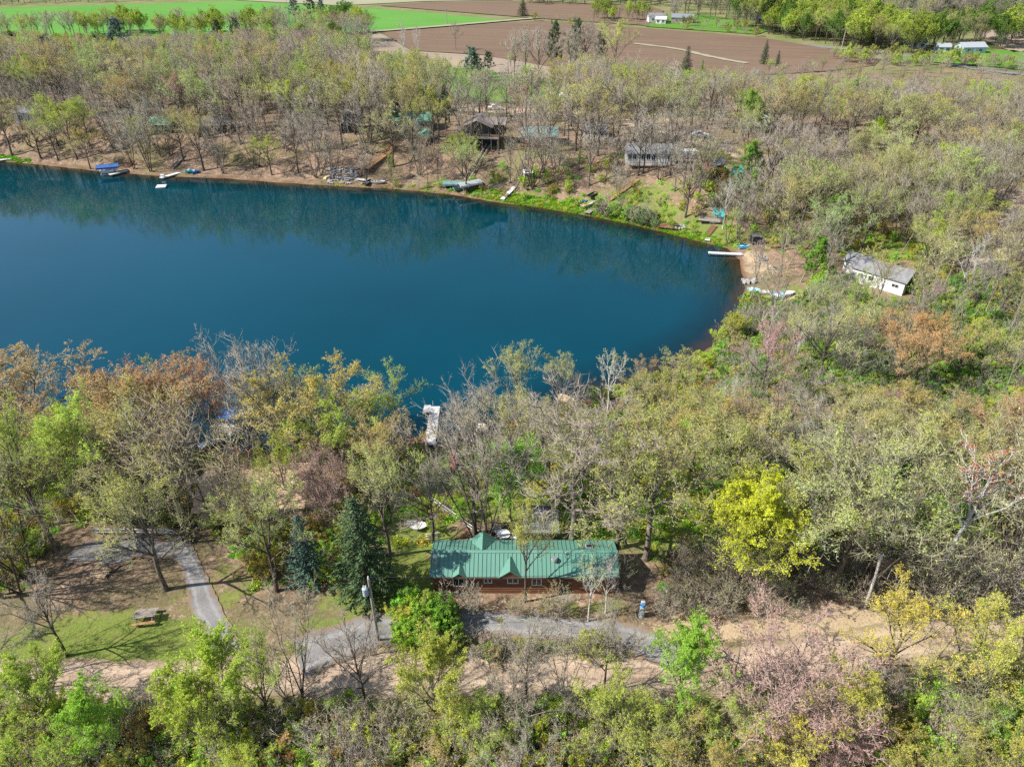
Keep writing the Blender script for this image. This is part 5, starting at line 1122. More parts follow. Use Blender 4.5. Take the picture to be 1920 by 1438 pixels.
t = thing('tarpaulin', 'dark green tarpaulin beside the upper turquoise chair', 'tarpaulin', at(1412, 322)); d = MB(); d.loft([[(math.cos(a)*r_*1.4, math.sin(a)*r_*.8, z) for a in np.linspace(0, 2*math.pi, 12, endpoint=False)] for r_, z in ((1, 0), (.9, .4), (.5, .7), (.1, .75))]); d.build('sheet', M_TEALROOF, t)
p = at(1284, 192); cabin('bungalow', 'white bungalow with brown roof at the edge of the far lawn', 'bungalow', p+Vector((0, 2.6, 0)), -.08, 8.5, 5.0, 2.5, 1.3, M_WHITE, M_BRROOF, [(-2.8, 1.5, 1.1, 1.1), (1.6, 1.5, 1.2, 1.1), (3.2, 1.5, .8, 1.0)], -.6)
p = at(1447, 236); cabin('bungalow', 'white gabled bungalow half hidden by dark evergreens', 'bungalow', p+Vector((-2, 3.5, 0)), 1.2, 9, 5.0, 2.6, 1.4, M_WHITE, M_GREY, [(-2, 1.5, 1.1, 1.1)], side=[(0, 1.5, 1.2, 1.2, -1)])
p = at(1691, 352); cabin('red_shed', 'small shed with a faded red roof deep in the woods', 'shed', p, 1.35, 4.2, 3.2, 2.2, 1.3, M_RED, M_REDROOF, [(0, 1.2, .8, .8)], frame=M_OFFWHITE)
p = at(1650, 532); t = cabin('beach_house', 'grey roofed white house standing back from the beach', 'house', p, -.80, 9.4, 4.8, 2.6, 1.3, M_WHITE, M_GREY, [(-2.9, 1.4, 1.0, .9), (-1.0, 1.4, 1.0, .9), (3.2, 1.4, 1.2, .7)], .8, side=[(0, 1.5, 1.3, 1.0, 1)])
w_ = wall_mb(3.6, 3.8, 2.5, 1.0, -5.2, 1.6); w_.build('wing_wall', M_OFFWHITE, t); r_ = MB(); gable_roof(r_, 3.6, 3.8, 2.52, 1.0, .3, .1, -5.2, 1.6); r_.build('wing_roof', M_GREY, t)
p = at(52, 232); cabin('boathouse', 'white and grey cottage in the trees beyond the green bank', 'cottage', p+Vector((0, 2.5, 0)), .1, 6.5, 5.0, 3.0, 1.2, M_WHITE, M_GREY, [(-1.5, 1.6, 1.2, 1.3), (1.2, 1.6, 1.2, 1.3)])
p = at(398, 252); cabin('lake_house', 'brown roofed cabin among leafless trees above the blue boat lift', 'cabin', p+Vector((0, 3, 0)), .3, 8.5, 6.5, 2.4, 1.7, M_DKLOG, M_DKGREY, [(-2, 1.4, 1.2, 1.0), (2, 1.4, 1.2, 1.0)])
p = at(305, 252); cabin('screen_house', 'dull green screened cabin above the slanting white dock', 'cabin', p+Vector((0, 2.6, 0)), -.05, 6.0, 5.5, 2.6, 1.4, mat('dull green boards', (0.10, 0.13, 0.08), (0.07, 0.09, 0.06)), M_GREEN2, [(-2.0, 1.5, 1.6, 1.4), (0, 1.5, 1.6, 1.4), (2.0, 1.5, 1.6, 1.4)], frame=M_DKWOOD)
p = at(1908, 272); cabin('lake_house', 'cream house at the sandy drive in the upper woods', 'house', p+Vector((1, 3, 0)), .2, 8, 5.5, 2.6, 1.4, M_CREAM, M_GREY, [(-2.4, 1.4, 1.2, 1.1), (1.4, 1.4, 1.2, 1.1)])
p = at(600, 178); cabin('garage', 'tan garage beside the far gravel lane', 'garage', p+Vector((0, 3, 0)), .1, 7, 5.5, 2.5, 1.4, M_CREAM, M_BRROOF, [(2.3, 1.4, 1.0, 1.0)], -1.5)
p = at(1115, 262); cabin('garage', 'pale grey garage in the trees behind the long grey house', 'garage', p+Vector((0, 2, 0)), -.1, 6, 5, 2.4, 1.2, M_OFFWHITE, M_GREY, [(1.8, 1.4, 1.0, 1.0)], -1.2)
# ------------------------------------------------------------------ far farms along the country road
for bx, by, L, D, h, wl, rf_, lb in ((1232, 44, 9, 6, 3, M_WHITE, M_GREY, 'white farm shed with grey roof beyond the ploughed field'), (1240, 47, 5, 4, 2.4, M_WHITE, M_WHITE, 'small white farm building in front of the larger white shed'), (1281, 45, 11, 6, 2.8, M_OLDWOOD, M_STEEL, 'long low farm shed with shining tin roof'), (1438, 47, 8, 6, 2.6, M_DKLOG, M_BLUE, 'dark farmhouse under the great green willows'),
                             (1824, 102, 10, 6, 2.6, M_GREYBOX, M_ALU, 'pale blue farmhouse with metal roof beside the country road'), (1770, 100, 5, 4.5, 2.3, M_GREYBOX, M_ALU, 'pale blue garage beside the blue farmhouse'), (1722, 92, 6, 5, 2.6, M_WHITE, M_GREY, 'white farmhouse half hidden by green willows at the road')):
    p = at(bx, by); cabin('farm_building', lb, 'farm building', p+Vector((0, D/2, 0)), rnd.uniform(-.3, .3), L, D, h, D*.22, wl, rf_, [(-L*.25, h*.55, 1.4, 1.2), (L*.25, h*.55, 1.4, 1.2)], 0)
for bx, by, hh, lb in ((1781, 104, 10, 'brown cross armed power pole beside the country road'), (1577, 95, 9, 'plain power pole beside the country road bend'), (838, 48, 8, 'lone power pole at the ploughed field edge')):
    t = thing('utility_pole', lb, 'utility pole', at(bx, by)); d = MB(); d.tube([(0, 0, -.5), (0, 0, hh)], [.2, .14], 8); d.build('pole', M_DKWOOD if bx == 1781 else M_POLE, t)
    d = MB(); d.bar((-1.6, 0, hh-1.2), (1.6, 0, hh-.7), .22, .22); d.build('cross_arm', M_DKWOOD if bx == 1781 else M_POLE, t)
# ------------------------------------------------------------------ trees measured one by one in the photograph: kind, base, height, colour, width
P_ = PAL
HAND = [
 ('maple',1378,1108,12.2,'yellow',1.22,'bright yellow tree in full leaf behind the dry roadside brush'),
 ('bud',985,1130,12,'gold',0.62,'slim yellow budding tree in front of the green metal roof'),
 ('leafy',957,978,9,'fresh',1.15,'low vivid green tree behind the cabin deck'),
 ('spruce',583,1090,8.5,'blue',1.0,'small blue spruce beside the taller dark spruce'),
 ('spruce',690,1118,12.3,'dark',1.0,'tall dark spruce standing at the cabin end'),
 ('leafy',1268,1345,9.5,'fresh',0.9,'fresh green tree in full leaf between sandy road and pink shrub'),
 ('leafy',822,1375,9.6,'lime',0.85,'lime green leafy tree below the utility pole across the sandy road'),
 ('leafy',440,1355,9,'lime',1.05,'spreading lime tree at the mouth of the gravel lane'),
 ('leafy',215,1440,8,'fresh',1.0,None),('leafy',110,1380,8,'lime',1.0,None),('leafy',400,1420,9,'lime',0.9,None),('flush',515,1370,9,'lime',0.9,None),
 ('redbrush',1438,1378,9.3,'pink',1.2,'wide pink twigged shrub with red buds beside the sandy road'),
 ('flush',1645,1300,10.5,'gold',1.15,'yellow budding tree half hiding the bare wooden pole'),
 ('flush',1790,1330,9.5,'gold',1.2,None),('flush',1870,1300,9,'gold',1.2,None),('flush',1560,1420,8,'gold',1.2,None),('redbrush',1520,1450,5.5,'pink',1.0,None),
 ('pine',1905,1438,8.5,'green',1.3,'dark green pine at the corner of the roadside thicket'),
 ('flush',1350,1430,7,'lime',1.0,None),('flush',1130,1420,8,'lime',1.1,None),('flush',1215,1445,7,'lime',1.0,None),('bud',960,1400,9,'grey',1.0,None),('flush',900,1440,7,'lime',0.9,None),
 ('fork',565,1325,11,'grey',1.0,'pale forked leafless tree beside the lane mouth'),('bare',690,1340,10,'brown',0.8,None),('bare',985,1330,9.5,'grey',0.7,None),('fork',1050,1345,9.5,'grey',0.8,None),('bare',1130,1300,9,'grey',0.7,None),
 ('birch',1102,1168,7.5,'pale',0.9,'crooked pale young tree in front of the cabin roof'),('birch',1135,1150,6.5,'grey',0.9,'thin pale sapling by the cabin corner'),
 # by the shore, left to centre
 ('flush',95,905,17,'orange',1.45,'broad orange budded maple over the yellow kayak'),
 ('flush',10,905,15,'orange',1.3,None),
 ('flush',300,935,17.5,'orange',1.3,'big domed orange tan tree beside the white boat'),('flush',235,850,13,'orange',1.2,None),('flush',365,920,16.5,'orange',1.2,None),
 ('fork',492,885,18.5,'grey',1.05,'tall leafless grey tree rising over the white boat'),('bare',533,890,17.5,'grey',0.8,'tall leafless tree with dark trunk next to its grey forked neighbour'),
 ('flush',420,850,11,'rust',0.7,'rust red budded tree between boat and grey trunks'),
 ('flush',610,915,15.5,'ochre',1.3,'round ochre topped tree at the water edge beside the pale snags'),('flush',645,925,12,'lime',1.2,None),
 ('bud',745,815,10.5,'lime',0.9,None),('bare',705,800,9,'grey',0.9,None),
 ('bare',860,820,11,'grey',0.85,None),('bare',905,800,10,'grey',0.9,None),
 ('bud',968,790,13.5,'pale',0.85,'dark stemmed shore tree with pale green top by the overturned raft'),('bud',1045,765,10.5,'pale',0.9,None),('bare',1080,770,9,'brown',0.9,None),
 ('birch',1138,785,13.5,'pale',0.85,'white barked birch standing alone at the shore'),
 ('birch',1210,765,9.5,'pale',0.9,None),('bud',1270,730,8.5,'lime',1.0,None),('bud',1190,760,8,'pale',1.0,None),
 # middle, left
 ('flush',108,1035,15.5,'lime',0.95,'yellow green tree on a dark trunk beside the gravel yard'),('fork',55,1105,15,'olive',1.1,None),('flush',200,985,14,'lime',1.05,None),
 ('bud',290,975,14.5,'olive',1.3,None),('fork',382,1010,15,'olive',1.25,'grey olive spreading tree over the end of the gravel lane'),('bud',312,1108,13.5,'olive',1.1,'leaning tree at the foot of the gravel lane'),('fork',345,985,13,'grey',1.2,None),
 ('bud',520,1110,12.5,'olive',0.95,None),('bud',500,1020,8,'olive',1.0,None),('redbrush',455,945,7,'rust',0.6,'rust red shrub rising beside the tan roof'),('redbrush',610,985,8,'brown',0.85,None),('redbrush',640,950,5.5,'brown',0.7,None),('flush',545,960,9,'lime',0.8,None),
 ('bare',125,1230,8.5,'grey',0.9,'small bare tree on a circle of leaves by the picnic table'),('fork',-25,1290,11,'grey',1.3,None),('bare',30,1400,8,'grey',1.0,None),
 # middle, centre
 ('bud',732,1045,11.5,'pale',0.95,None),('bare',812,1020,12.5,'grey',0.9,None),('bud',700,930,12.5,'olive',1.0,None),
 ('fork',905,1018,17,'grey',0.95,'many stemmed dark trunked tree behind the deck stairs'),('bare',890,1000,14,'grey',0.9,None),
 ('bare',1072,1045,17,'grey',1.35,'large spreading leafless tree beside the grey porch roof'),('bud',1150,1050,16.5,'olive',1.2,None),('bud',1210,1050,16.5,'olive',1.15,None),('fork',1100,940,14,'grey',1.2,None),('flush',1230,930,14,'ochre',1.15,None),('bud',1290,900,13,'olive',1.1,None),
 # middle, right
 ('bud',1470,1080,15.5,'olive',1.1,None),('bud',1555,1110,15.5,'pale',1.15,'pale budding tree whose trunk stands by the bare wooden pole'),('fork',1607,1105,15,'pale',1.2,None),('bud',1660,1020,14,'pale',1.1,None),
 ('birch',1765,1065,13.5,'rust',1.35,'pale many limbed tree with orange red tips'),('flush',1845,900,14,'orange',1.05,'orange budded round tree in the wood beyond the rust tips'),('bud',1800,960,13,'olive',1.1,None),('fork',1865,1060,16.5,'pale',1.2,'leaning thick trunked tree at the edge of the wood'),
 ('redbrush',1905,905,10,'rust',0.8,None),('bud',1430,870,13.5,'brown',1.25,None),('bud',1560,870,13.5,'olive',1.15,None),('fork',1500,800,12,'grey',1.2,None),('flush',1680,850,14,'ochre',1.2,None),('bud',1620,900,14,'pale',1.2,None),('bud',1720,930,13,'ochre',1.1,None),
 ('flush',1350,880,13.5,'ochre',1.15,None),('birch',1365,790,11.5,'grey',1.1,None),('bud',1320,820,12.5,'pale',1.1,None),('leafy',1792,705,6.5,'lime',0.85,'small bright lime tree beside the blue tarpaulin'),('leafy',1370,650,5.5,'lime',1.0,'bright lime shrubby tree at the water bend'),
 ('bud',1540,700,9,'grey',1.3,None),('fork',1580,720,9.5,'grey',1.3,None),('bud',1480,680,9,'grey',1.1,None),('birch',1425,690,10,'grey',0.9,None),
 # right bank
 ('pine',1545,475,11.5,'green',1.15,'dark green pine between the beach and the red shed'),('pine',1520,535,9,'green',1.1,None),('birch',1355,430,11,'grey',0.9,'white barked tree with broken limbs behind the turquoise chairs'),
 ('fork',1570,440,14,'olive',1.0,None),('bare',1600,455,12.5,'grey',0.9,None),('fork',1640,450,13,'grey',0.9,None),('fork',1860,400,14.5,'grey',1.1,None),
 ('fork',1670,400,13,'olive',1.0,None),('bud',1720,400,13,'brown',1.1,None),('leafy',1632,300,9,'yellow',0.75,'yellow leafed tree among the grey woods behind the red shed'),
 ('slim',1440,508,9,'pale',1.0,None),('slim',1463,520,10,'pale',1.0,None),('slim',1478,498,9.5,'grey',1.0,None),('slim',1500,530,11,'pale',1.0,None),('bud',1425,560,5,'olive',0.9,None),
 # far bank
 ('fork',1238,336,14,'grey',1.0,None),('bare',1196,330,14,'grey',0.9,None),('bare',1255,330,15,'grey',0.9,None),('bud',1030,290,14,'olive',0.9,None),('bare',985,300,14,'grey',0.8,None),('fork',880,300,14,'grey',0.8,None),('bud',760,262,14,'olive',0.9,None),('bare',560,325,14.5,'grey',0.9,None),('fork',480,318,15,'grey',1.0,None),
 ('bare',1205,325,11,'grey',0.9,None),('bare',862,270,14,'grey',0.9,None),('fork',628,338,13.5,'grey',1.0,None),('fork',690,345,11,'grey',1.1,None),('fork',790,330,12,'grey',1.1,None),('bare',822,345,10,'rust',0.7,'rust red twigged tree on the slope beside the green gazebo'),('bare',802,345,10,'rust',0.6,None),
 ('bare',1010,278,12,'grey',1.0,None),('bare',935,290,13,'grey',0.8,None),('bare',957,345,11,'grey',0.5,None),('bare',1105,350,12,'grey',1.0,None),('bare',1150,345,11,'grey',0.8,None),('fork',1160,375,9,'grey',1.0,None),('bare',1280,360,11.5,'grey',0.8,None),('bare',1265,360,11,'grey',0.8,None),('bare',1310,370,13,'olive',0.9,None),
 ('fork',415,325,13,'grey',1.1,None),('fork',250,315,14,'grey',1.1,None),('flush',145,300,14,'lime',1.2,None),('flush',170,318,10,'olive',1.3,None),('bud',250,240,13,'olive',1.3,None),('flush',110,275,13,'lime',1.1,None),
 ('pine',237,130,17,'blue',1.15,'tall blue green pine rising over the left woods'.replace('left ','western ')),('pine',215,138,12,'dark',1.2,None),('pine',105,150,14,'dark',1.1,None),('pine',885,155,11,'blue',1.3,'blue green pine on the mown lawn'),('pine',893,148,8,'dark',1.2,None),('pine',915,140,7.5,'dark',1.3,None),('pine',815,205,9,'blue',1.0,None),
 ('pine',1038,140,17,'dark',0.75,'tall narrow pine at the edge of the ploughed field'),('pine',1078,145,18,'dark',0.75,None),('pine',1125,130,14,'dark',0.7,None),('spruce',1282,165,13,'dark',0.9,'tall pointed spruce behind the white bungalow'),('spruce',1431,122,9,'dark',0.8,'pointed spruce alone against the ploughed field'),('spruce',1456,126,6,'dark',0.8,None),('spruce',1312,158,8,'green',0.6,None),
 ('pine',555,45,13,'blue',1.1,None),('pine',585,42,13,'dark',1.1,None),('pine',605,42,11,'blue',1.2,None),('pine',445,75,9,'dark',1.6,None),('pine',412,85,10,'dark',1.2,None),('spruce',1418,245,11,'green',1.2,None),('pine',1660,245,9,'dark',1.5,None),('spruce',1648,225,9,'dark',0.9,None),('spruce',980,32,9,'dark',1.5,'lone dark cedar at the field corner'),
 ('leafy',735,340,6,'pale',0.6,None),('bud',855,95,10,'grey',0.7,None),('leafy',650,65,13,'green',1.3,'round green willow at the crop field corner'),('leafy',625,65,11,'green',1.2,None),
 ('bud',1098,140,16,'grey',1.2,None),('bud',1150,150,18,'lime',1.1,None),('bare',985,160,17,'grey',0.8,None),('bare',965,160,16,'grey',0.8,None),('bare',1010,165,17,'grey',0.9,None),('bud',1085,165,18,'grey',0.9,None),
 ('birch',760,130,15,'grey',0.7,None),('birch',785,135,15,'grey',0.6,None),('leafy',728,150,8,'lime',0.8,None),('bud',765,215,12,'lime',1.1,None),('bare',1085,215,14,'grey',1.1,None),('bare',1490,335,13,'grey',0.6,None),
 ('bare',1318,205,7,'rust',1.0,'rust twigged tree beside the white bungalow'),
 ('bud',520,72,13,'grey',1.2,None),('bud',500,78,12,'lime',1.2,None),('leafy',675,78,13,'lime',1.1,None),('fork',545,75,14,'grey',1.2,None),('bud',615,80,13,'lime',1.2,None),('bud',575,78,13,'olive',1.2,None),('bud',640,85,13,'brown',1.2,None),
]
BLOCKED = []     # (x, y, radius) kept clear of trunks
def clear(px_, py_, r): p = at(px_, py_); BLOCKED.append((p.x, p.y, r))
for a in ((905,262,9),(665,232,6),(770,225,8),(800,250,5),(1012,265,8),(1225,305,9),(1287,296,5),(1337,316,4),(990,330,3),(1285,186,8),(1450,228,5),(1690,345,4),(1645,515,8),(1610,495,5),(1640,560,6),(1670,565,6),(50,220,6),(400,240,5),(305,245,5),(1905,265,5),(700,310,3.5),(720,290,3.5),(685,325,3),(910,320,2.5),(900,340,2.5),(925,292,2.5),(965,345,2.2),(978,325,2.2),(1385,330,4),(1335,415,4),(1445,505,9),(1455,555,7),(645,328,6),
          (983,1085,6.5),(900,1075,6.5),(1080,1080,6.5),(1140,1080,6),(1015,1000,4.5),(940,1005,4.5),(855,1000,3),(830,870,5),(860,845,5),(815,910,3.5),(760,1085,5),(720,1130,5),(470,945,6),(540,945,4),(275,1160,5),(190,1200,6),(300,1210,5),(120,1210,4),(190,1075,4),(435,830,3),(1202,1140,2.5),(708,1200,2),(1625,1130,2),(780,990,3)):
    clear(*a)
ROADS = []
for o in [o for o in C.objects if o.get('kind') == 'structure']:
    if any(k in o.name for k in ('road', 'drive', 'lane', 'yard', 'track', 'field', 'lawn')):
        n = len(o.data.vertices); a = np.empty(n*3); o.data.vertices.foreach_get('co', a); ROADS.append(a.reshape(-1, 3)[:, :2])
RD = np.concatenate(ROADS)
_cell = set((int(x//1.5), int(y//1.5)) for x, y in RD)
FIELDS = [np.array([(q.x, q.y) for q in px(*ps)]) for ps in (
  ((-700,72),(-300,78),(0,72),(250,68),(500,66),(690,62),(960,41),(640,8),(-700,8)), ((700,90),(715,62),(960,43),(1280,60),(1560,94),(1640,112),(1480,138),(1200,148),(1040,128),(900,122),(800,128)), ((800,128),(860,120),(1080,160),(1060,190),(840,190),(790,170)))]
def on_road(x, y): return any((int((x+dx)//1.5), int((y+dy)//1.5)) in _cell for dx in (-1.2, 0, 1.2) for dy in (-1.2, 0, 1.2))
def free(x, y, m=0.0):
    if float(hz(x, y, DD)) < 1.0: return False
    if any((x-a)**2+(y-b)**2 < (r+m)**2 for a, b, r in BLOCKED): return False
    if on_road(x, y): return False
    return not any(inside(f, np.array([x]), np.array([y]))[0] for f in FIELDS)
TOPS = {(492,885):645, (533,890):643, (968,790):645, (1045,765):662, (1138,785):648, (745,815):692, (1210,765):700, (1080,770):700, (732,1045):830, (812,1020):865, (700,930):800, (905,1018):722, (890,1000):745, (1072,1045):755, (1150,1050):805, (1210,1050):780, (1100,940):785, (1230,930):780, (1290,900):765, (1320,820):725, (1350,880):745, (1365,790):700, (1430,870):735, (1470,1080):850, (1500,800):690, (1560,870):740, (1620,900):760, (1680,850):725, (1720,930):780, (1845,900):745, (1800,960):800}
def top_height(p, top):
    """the height whose tip is seen at photo row top"""
    lo, hi = 2.0, 25.0
    for _k in range(30):
        m_ = (lo+hi)/2
        if proj(p.x, p.y, p.z+m_*1.1)[1] > top: lo = m_
        else: hi = m_
    return lo
WLINE = [(-200,690),(0,690),(100,680),(190,700),(260,700),(330,682),(420,690),(560,700),(610,690),(690,720),(750,700),(800,760),(880,740),(940,700),(1000,720),(1050,700),(1200,700),(1270,660),(1330,665),(1380,640),(1420,600)]
for k, bx, by, H, c, wd, lab in HAND:
    p = at(bx, by); H0 = H
    if (bx, by) in TOPS: H = top_height(p, TOPS[(bx, by)]); wd *= min(H0/H, 1.25)
    elif 690 < by < 960 and bx < 1300:
        ln = np.array(WLINE, float); H = min(H, top_height(p, np.interp(bx, ln[:, 0], ln[:, 1])-4)); wd *= min(H0/H, 1.35)
    plant(k, p, H, tuple(v*rnd.uniform(0.9, 1.1) for v in PAL[c]), wd, label=lab, word=c)
NHAND = len(TREES)

# ------------------------------------------------------------------ the trees between them
def palette(u, v, d):
    """which tree grows where: (kind, colour, height, width)"""
    r = rnd.random
    def pick(*opts):
        t = sum(o[0] for o in opts)*r()
        for o in opts:
            t -= o[0]
            if t <= 0: return o[1:]
        return opts[-1][1:]
    if v > 1240: return pick((.6,'leafy','lime',(5,7.5),1.0),(2.4,'flush','lime',(6,8.5),1.1),(1.6,'bud','olive',(6,8.5),1.1),(2.4,'bare','grey',(6,9),1.0),(1.0,'redbrush','brown',(4,6),.9),(2.2,'fork','grey',(6,9),1.1)) if u < 1300 else pick((4,'flush','gold',(6,8),1.15),(2,'flush','olive',(6,8),1.15),(1,'flush','lime',(6,8),1.15),(1,'redbrush','pink',(4,6),.9),(2.2,'fork','pale',(6,8.5),1.1))
    if u > 1380 and 540 < v < 730: return pick((5,'slim','pale',(9,14),1.0),(4,'slim','grey',(9,14),1.0),(.8,'bud','pale',(6,9),1.0),(.6,'birch','grey',(7,11),.9),(.5,'flush','lime',(5,7),1.0))
    if v > 690:
        if u < 700: return pick((3,'bud','olive',(11,14.5),1.1),(2.5,'flush','lime',(10,13),1.0),(1.5,'fork','grey',(12,14.5),1.0),(1,'bare','grey',(11,14),1.0),(1,'bud','orange',(12,14),1.1),(.6,'redbrush','brown',(5,7),.8))
        if u < 1300: return pick((2.4,'bare','grey',(11,14),1.0),(3,'bud','olive',(11,14),1.1),(2.5,'bud','pale',(9,13),1.0),(1,'slim','pale',(9,13),1.1))
        return pick((2.6,'bud','pale',(10,13.5),1.1),(2.6,'bud','olive',(10,13.5),1.1),(2.4,'bare','grey',(10,13.5),1.1),(2,'fork','pale',(10,13.5),1.1),(2,'flush','ochre',(10,13),1.1),(2,'fork','grey',(10,13),1.15),(1.2,'birch','grey',(9,12),1.0),(.5,'bud','pink',(9,12),1.0),(1.2,'slim','pale',(9,13),1.1),(.6,'bud','brown',(10,13),1.1))
    if u > 1250: return pick((4,'bud','olive',(11,14.5),1.2),(3,'bud','pale',(11,14.5),1.15),(5,'fork','grey',(11,15),1.15),(2.5,'bare','grey',(11,15),1.1),(1.2,'bud','brown',(10,14),1.1),(3.6,'flush','lime',(9,13),1.1),(1.2,'slim','grey',(11,14),1.0),(.5,'pine','green',(8,12),1.0))
    if u < 700 and v < 150: return pick((3,'flush','lime',(8,12),1.1),(3,'bud','brown',(10,13),1.1),(3,'bud','olive',(9,13),1.1),(2,'fork','grey',(10,13),1.1),(1.4,'leafy','lime',(8,11),1.0),(.8,'leafy','green',(8,11),1.0),(.6,'pine','dark',(9,13),1.1))
    return pick((4.5,'fork','grey',(12,16),1.25),(3.6,'bud','olive',(12,15.5),1.25),(2.4,'bare','brown',(11,14),1.05),(1.2,'bud','brown',(10,14),1.05),(3.2,'flush','lime',(10,14),1.15),(2.2,'bud','pale',(11,14.5),1.15),(1.2,'slim','grey',(10,14),1.1),(.3,'pine','dark',(8,12),1.0))
GRID = {}
def near_ok(x, y, s):
    k = (int(x//6), int(y//6))
    for i in (-1, 0, 1):
        for j in (-1, 0, 1):
            for a, b, q in GRID.get((k[0]+i, k[1]+j), ()):
                if (a-x)**2+(b-y)**2 < (s*0.5+q*0.5)**2: return False
    return True
def occupy(x, y, s): GRID.setdefault((int(x//6), int(y//6)), []).append((x, y, s))
for t in TREES: occupy(t['pos'].x, t['pos'].y, 4.2)
CAND = []
# where the photograph shows open water, fields and things between the crowns
WATERLINE = np.array([(-200,672),(0,672),(100,670),(190,690),(260,690),(330,675),(400,660),(560,665),(600,690),(690,712),(750,770),(800,840),(860,830),(890,740),(940,705),(1000,735),(1050,740),(1090,745),(1145,740),(1180,720),(1270,680),(1330,665),(1380,615),(1420,690),(1500,690),(1600,712),(1700,715),(2100,735)], float)
FIELDLINE = np.array([(-200,50),(0,45),(250,62),(500,40),(680,30),(705,82),(830,90),(900,118),(1000,100),(1080,90),(1150,100),(1250,112),(1400,125),(1500,132),(1600,130),(1700,134),(2100,138)], float)
SIGHT = [(435,800),(806,780),(806,815),(790,830),(850,865),(885,815),(905,800),(1068,742),(420,945),(480,940),(540,935),(780,990),(850,995),(370,1110),(350,1060),(400,1150),(200,1040),(120,1045),(1020,990),(940,1005),(880,1060),(1000,1060),(1100,1060),(850,1060),(70,797),
  (1615,490),(1660,515),(1685,535),(1650,530),(1440,510),(1420,490),(1465,555),(1500,520),(1450,1175),(1530,1165),(1630,1080),(275,1160),(200,1215),(1388,980),(1388,1040),(1440,1260),(1400,1290),(1480,1290),(1440,1330),(1202,1140),(860,870),(820,860),(690,1130),(1360,476),(1393,463),(1345,410),(1255,428),(1380,335),(1337,310),(1690,345),(990,328),(905,250),(800,255),(710,300),(730,280),(910,310),(890,340),(965,345),(645,330),(1272,178),(1285,182),(1298,186),(1450,228),(205,320),(1632,300),(880,150),(930,160),(860,140),(870,172),(910,150),(950,150),(840,140),(1050,185),(930,207),(1060,212),(1200,238)]
def overlooks(x, y, z, H, wd, v):
    """does a crown here stand in front of something the photograph shows?"""
    ut, vt = proj(x, y, z+H); dep = (np.array([x, y, z])-CAMP)@FW; r = 0.36*H*wd*FPX/dep
    return any(abs(a-ut) < r and vt-4 < b < vt+(v-vt)*0.85 and v > b+6 for a, b in SIGHT)
for tries in range(30000):
    y = rnd.choice((rnd.uniform(24, 130), rnd.uniform(120, 345), rnd.uniform(120, 230))); x = rnd.uniform(-0.80*y-30, 0.80*y+30)
    d = float(hz(x, y, DD))
    if d < 1.2: continue
    z = float(hz(x, y)); u, v = proj(x, y, z)
    if not (-110 < u < 2030) or v > 1560: continue
    if 1105 < v < 1245 and u > 560 or (1150 < v < 1262 and u < 560): continue
    if v < 60 or (v < 118 and u > 640): continue
    top = proj(x, y, z+12)[1]
    far = y > 125 and v < 520
    s = 5.0 if v > 700 else (3.6 if (u > 1380 and v > 540) else 4.6)
    if v > 1240: s = 4.0
    if u > 1250 and 720 < v < 1100: s = rnd.uniform(4.6, 6.6)
    if far and d < 24: s = 5.6
    if 880 < u < 1250 and 360 < v < 430: continue
    g = float(hz(x, y, GRASS)); 
    if g > 0.6 and rnd.random() < 0.5 and u < 1300: continue
    if u > 1500 and v < 128: continue
    if not near_ok(x, y, s) or not free(x, y): continue
    if overlooks(x, y, z, 11.5, 1.0, v) and rnd.random() < (0.88 if v > 440 else 0.75): continue
    occupy(x, y, s); CAND.append((x, y, z, u, v, d))
# the largest in view become trees of their own; the far rest is woodland
CAND.sort(key=lambda c: c[1])
def size_rank(c):
    return c[1]+(0 if c[5] < 26 else 40)
CAND.sort(key=size_rank)
NIND = 330
rest = []
for n, (x, y, z, u, v, d) in enumerate(CAND):
    k, c, (h0, h1), wd = palette(u, v, d); H = rnd.uniform(h0, h1); wd *= rnd.uniform(0.9, 1.2)
    if y > 128 and d < 75: H *= rnd.uniform(1.02, 1.28); wd *= 0.95
    if y > 130 and d < 9: H *= rnd.uniform(0.75, 0.95)
    ln = WATERLINE if v > np.interp(u, WATERLINE[:, 0], WATERLINE[:, 1]) and (v > 560) else FIELDLINE
    if u > 1400 and 640 < v < 770: ln = None
    if ln is not None:
        for _k in range(12):
            if proj(x, y, z+H*1.1)[1] > np.interp(u, ln[:, 0], ln[:, 1])+rnd.uniform(2, 20): break
            H *= 0.92
        if H < 4.2: continue
    col = tuple(q*rnd.uniform(0.82, 1.15) for q in PAL[c])
    if n < NIND: plant(k, (x, y, z), H, col, wd, word=c)
    else: rest.append((k, x, y, z, H*rnd.uniform(0.95, 1.1), col))
# woods farther off: beyond the road, on the hill and along the field edges
def add_wood(n, poly, choice, hr, minsep=4.0):
    P = [at(*q) for q in poly]; P2 = np.array([(q.x, q.y) for q in P]); lo = P2.min(0); hi = P2.max(0); k = 0; tr = 0
    while k < n and tr < n*40:
        tr += 1; x = rnd.uniform(lo[0], hi[0]); y = rnd.uniform(lo[1], hi[1])
        if not inside(P2, np.array([x]), np.array([y]))[0] or not near_ok(x, y, minsep): continue
        f_ = rnd.uniform(0.7, 1.1); occupy(x, y, minsep); kd, c = rnd.choice(choice); H = rnd.uniform(*hr)
        rest.append((kd, x, y, float(hz(x, y)), H, tuple(q*f_ for q in PAL[c]))); k += 1
W_ = 'willow'
add_wood(120, [(1440,66),(1500,78),(1620,96),(1720,104),(1730,88),(1640,62),(1520,48),(1440,52)], [(W_,'lime'),(W_,'lime'),(W_,'olive'),(W_,'green'),('flush','lime'),('flush','olive')], (9,14), 5)
add_wood(40, [(1740,96),(1960,90),(1960,70),(1800,74),(1740,84)], [(W_,'lime'),(W_,'green'),('bud','olive')], (9,14), 6)
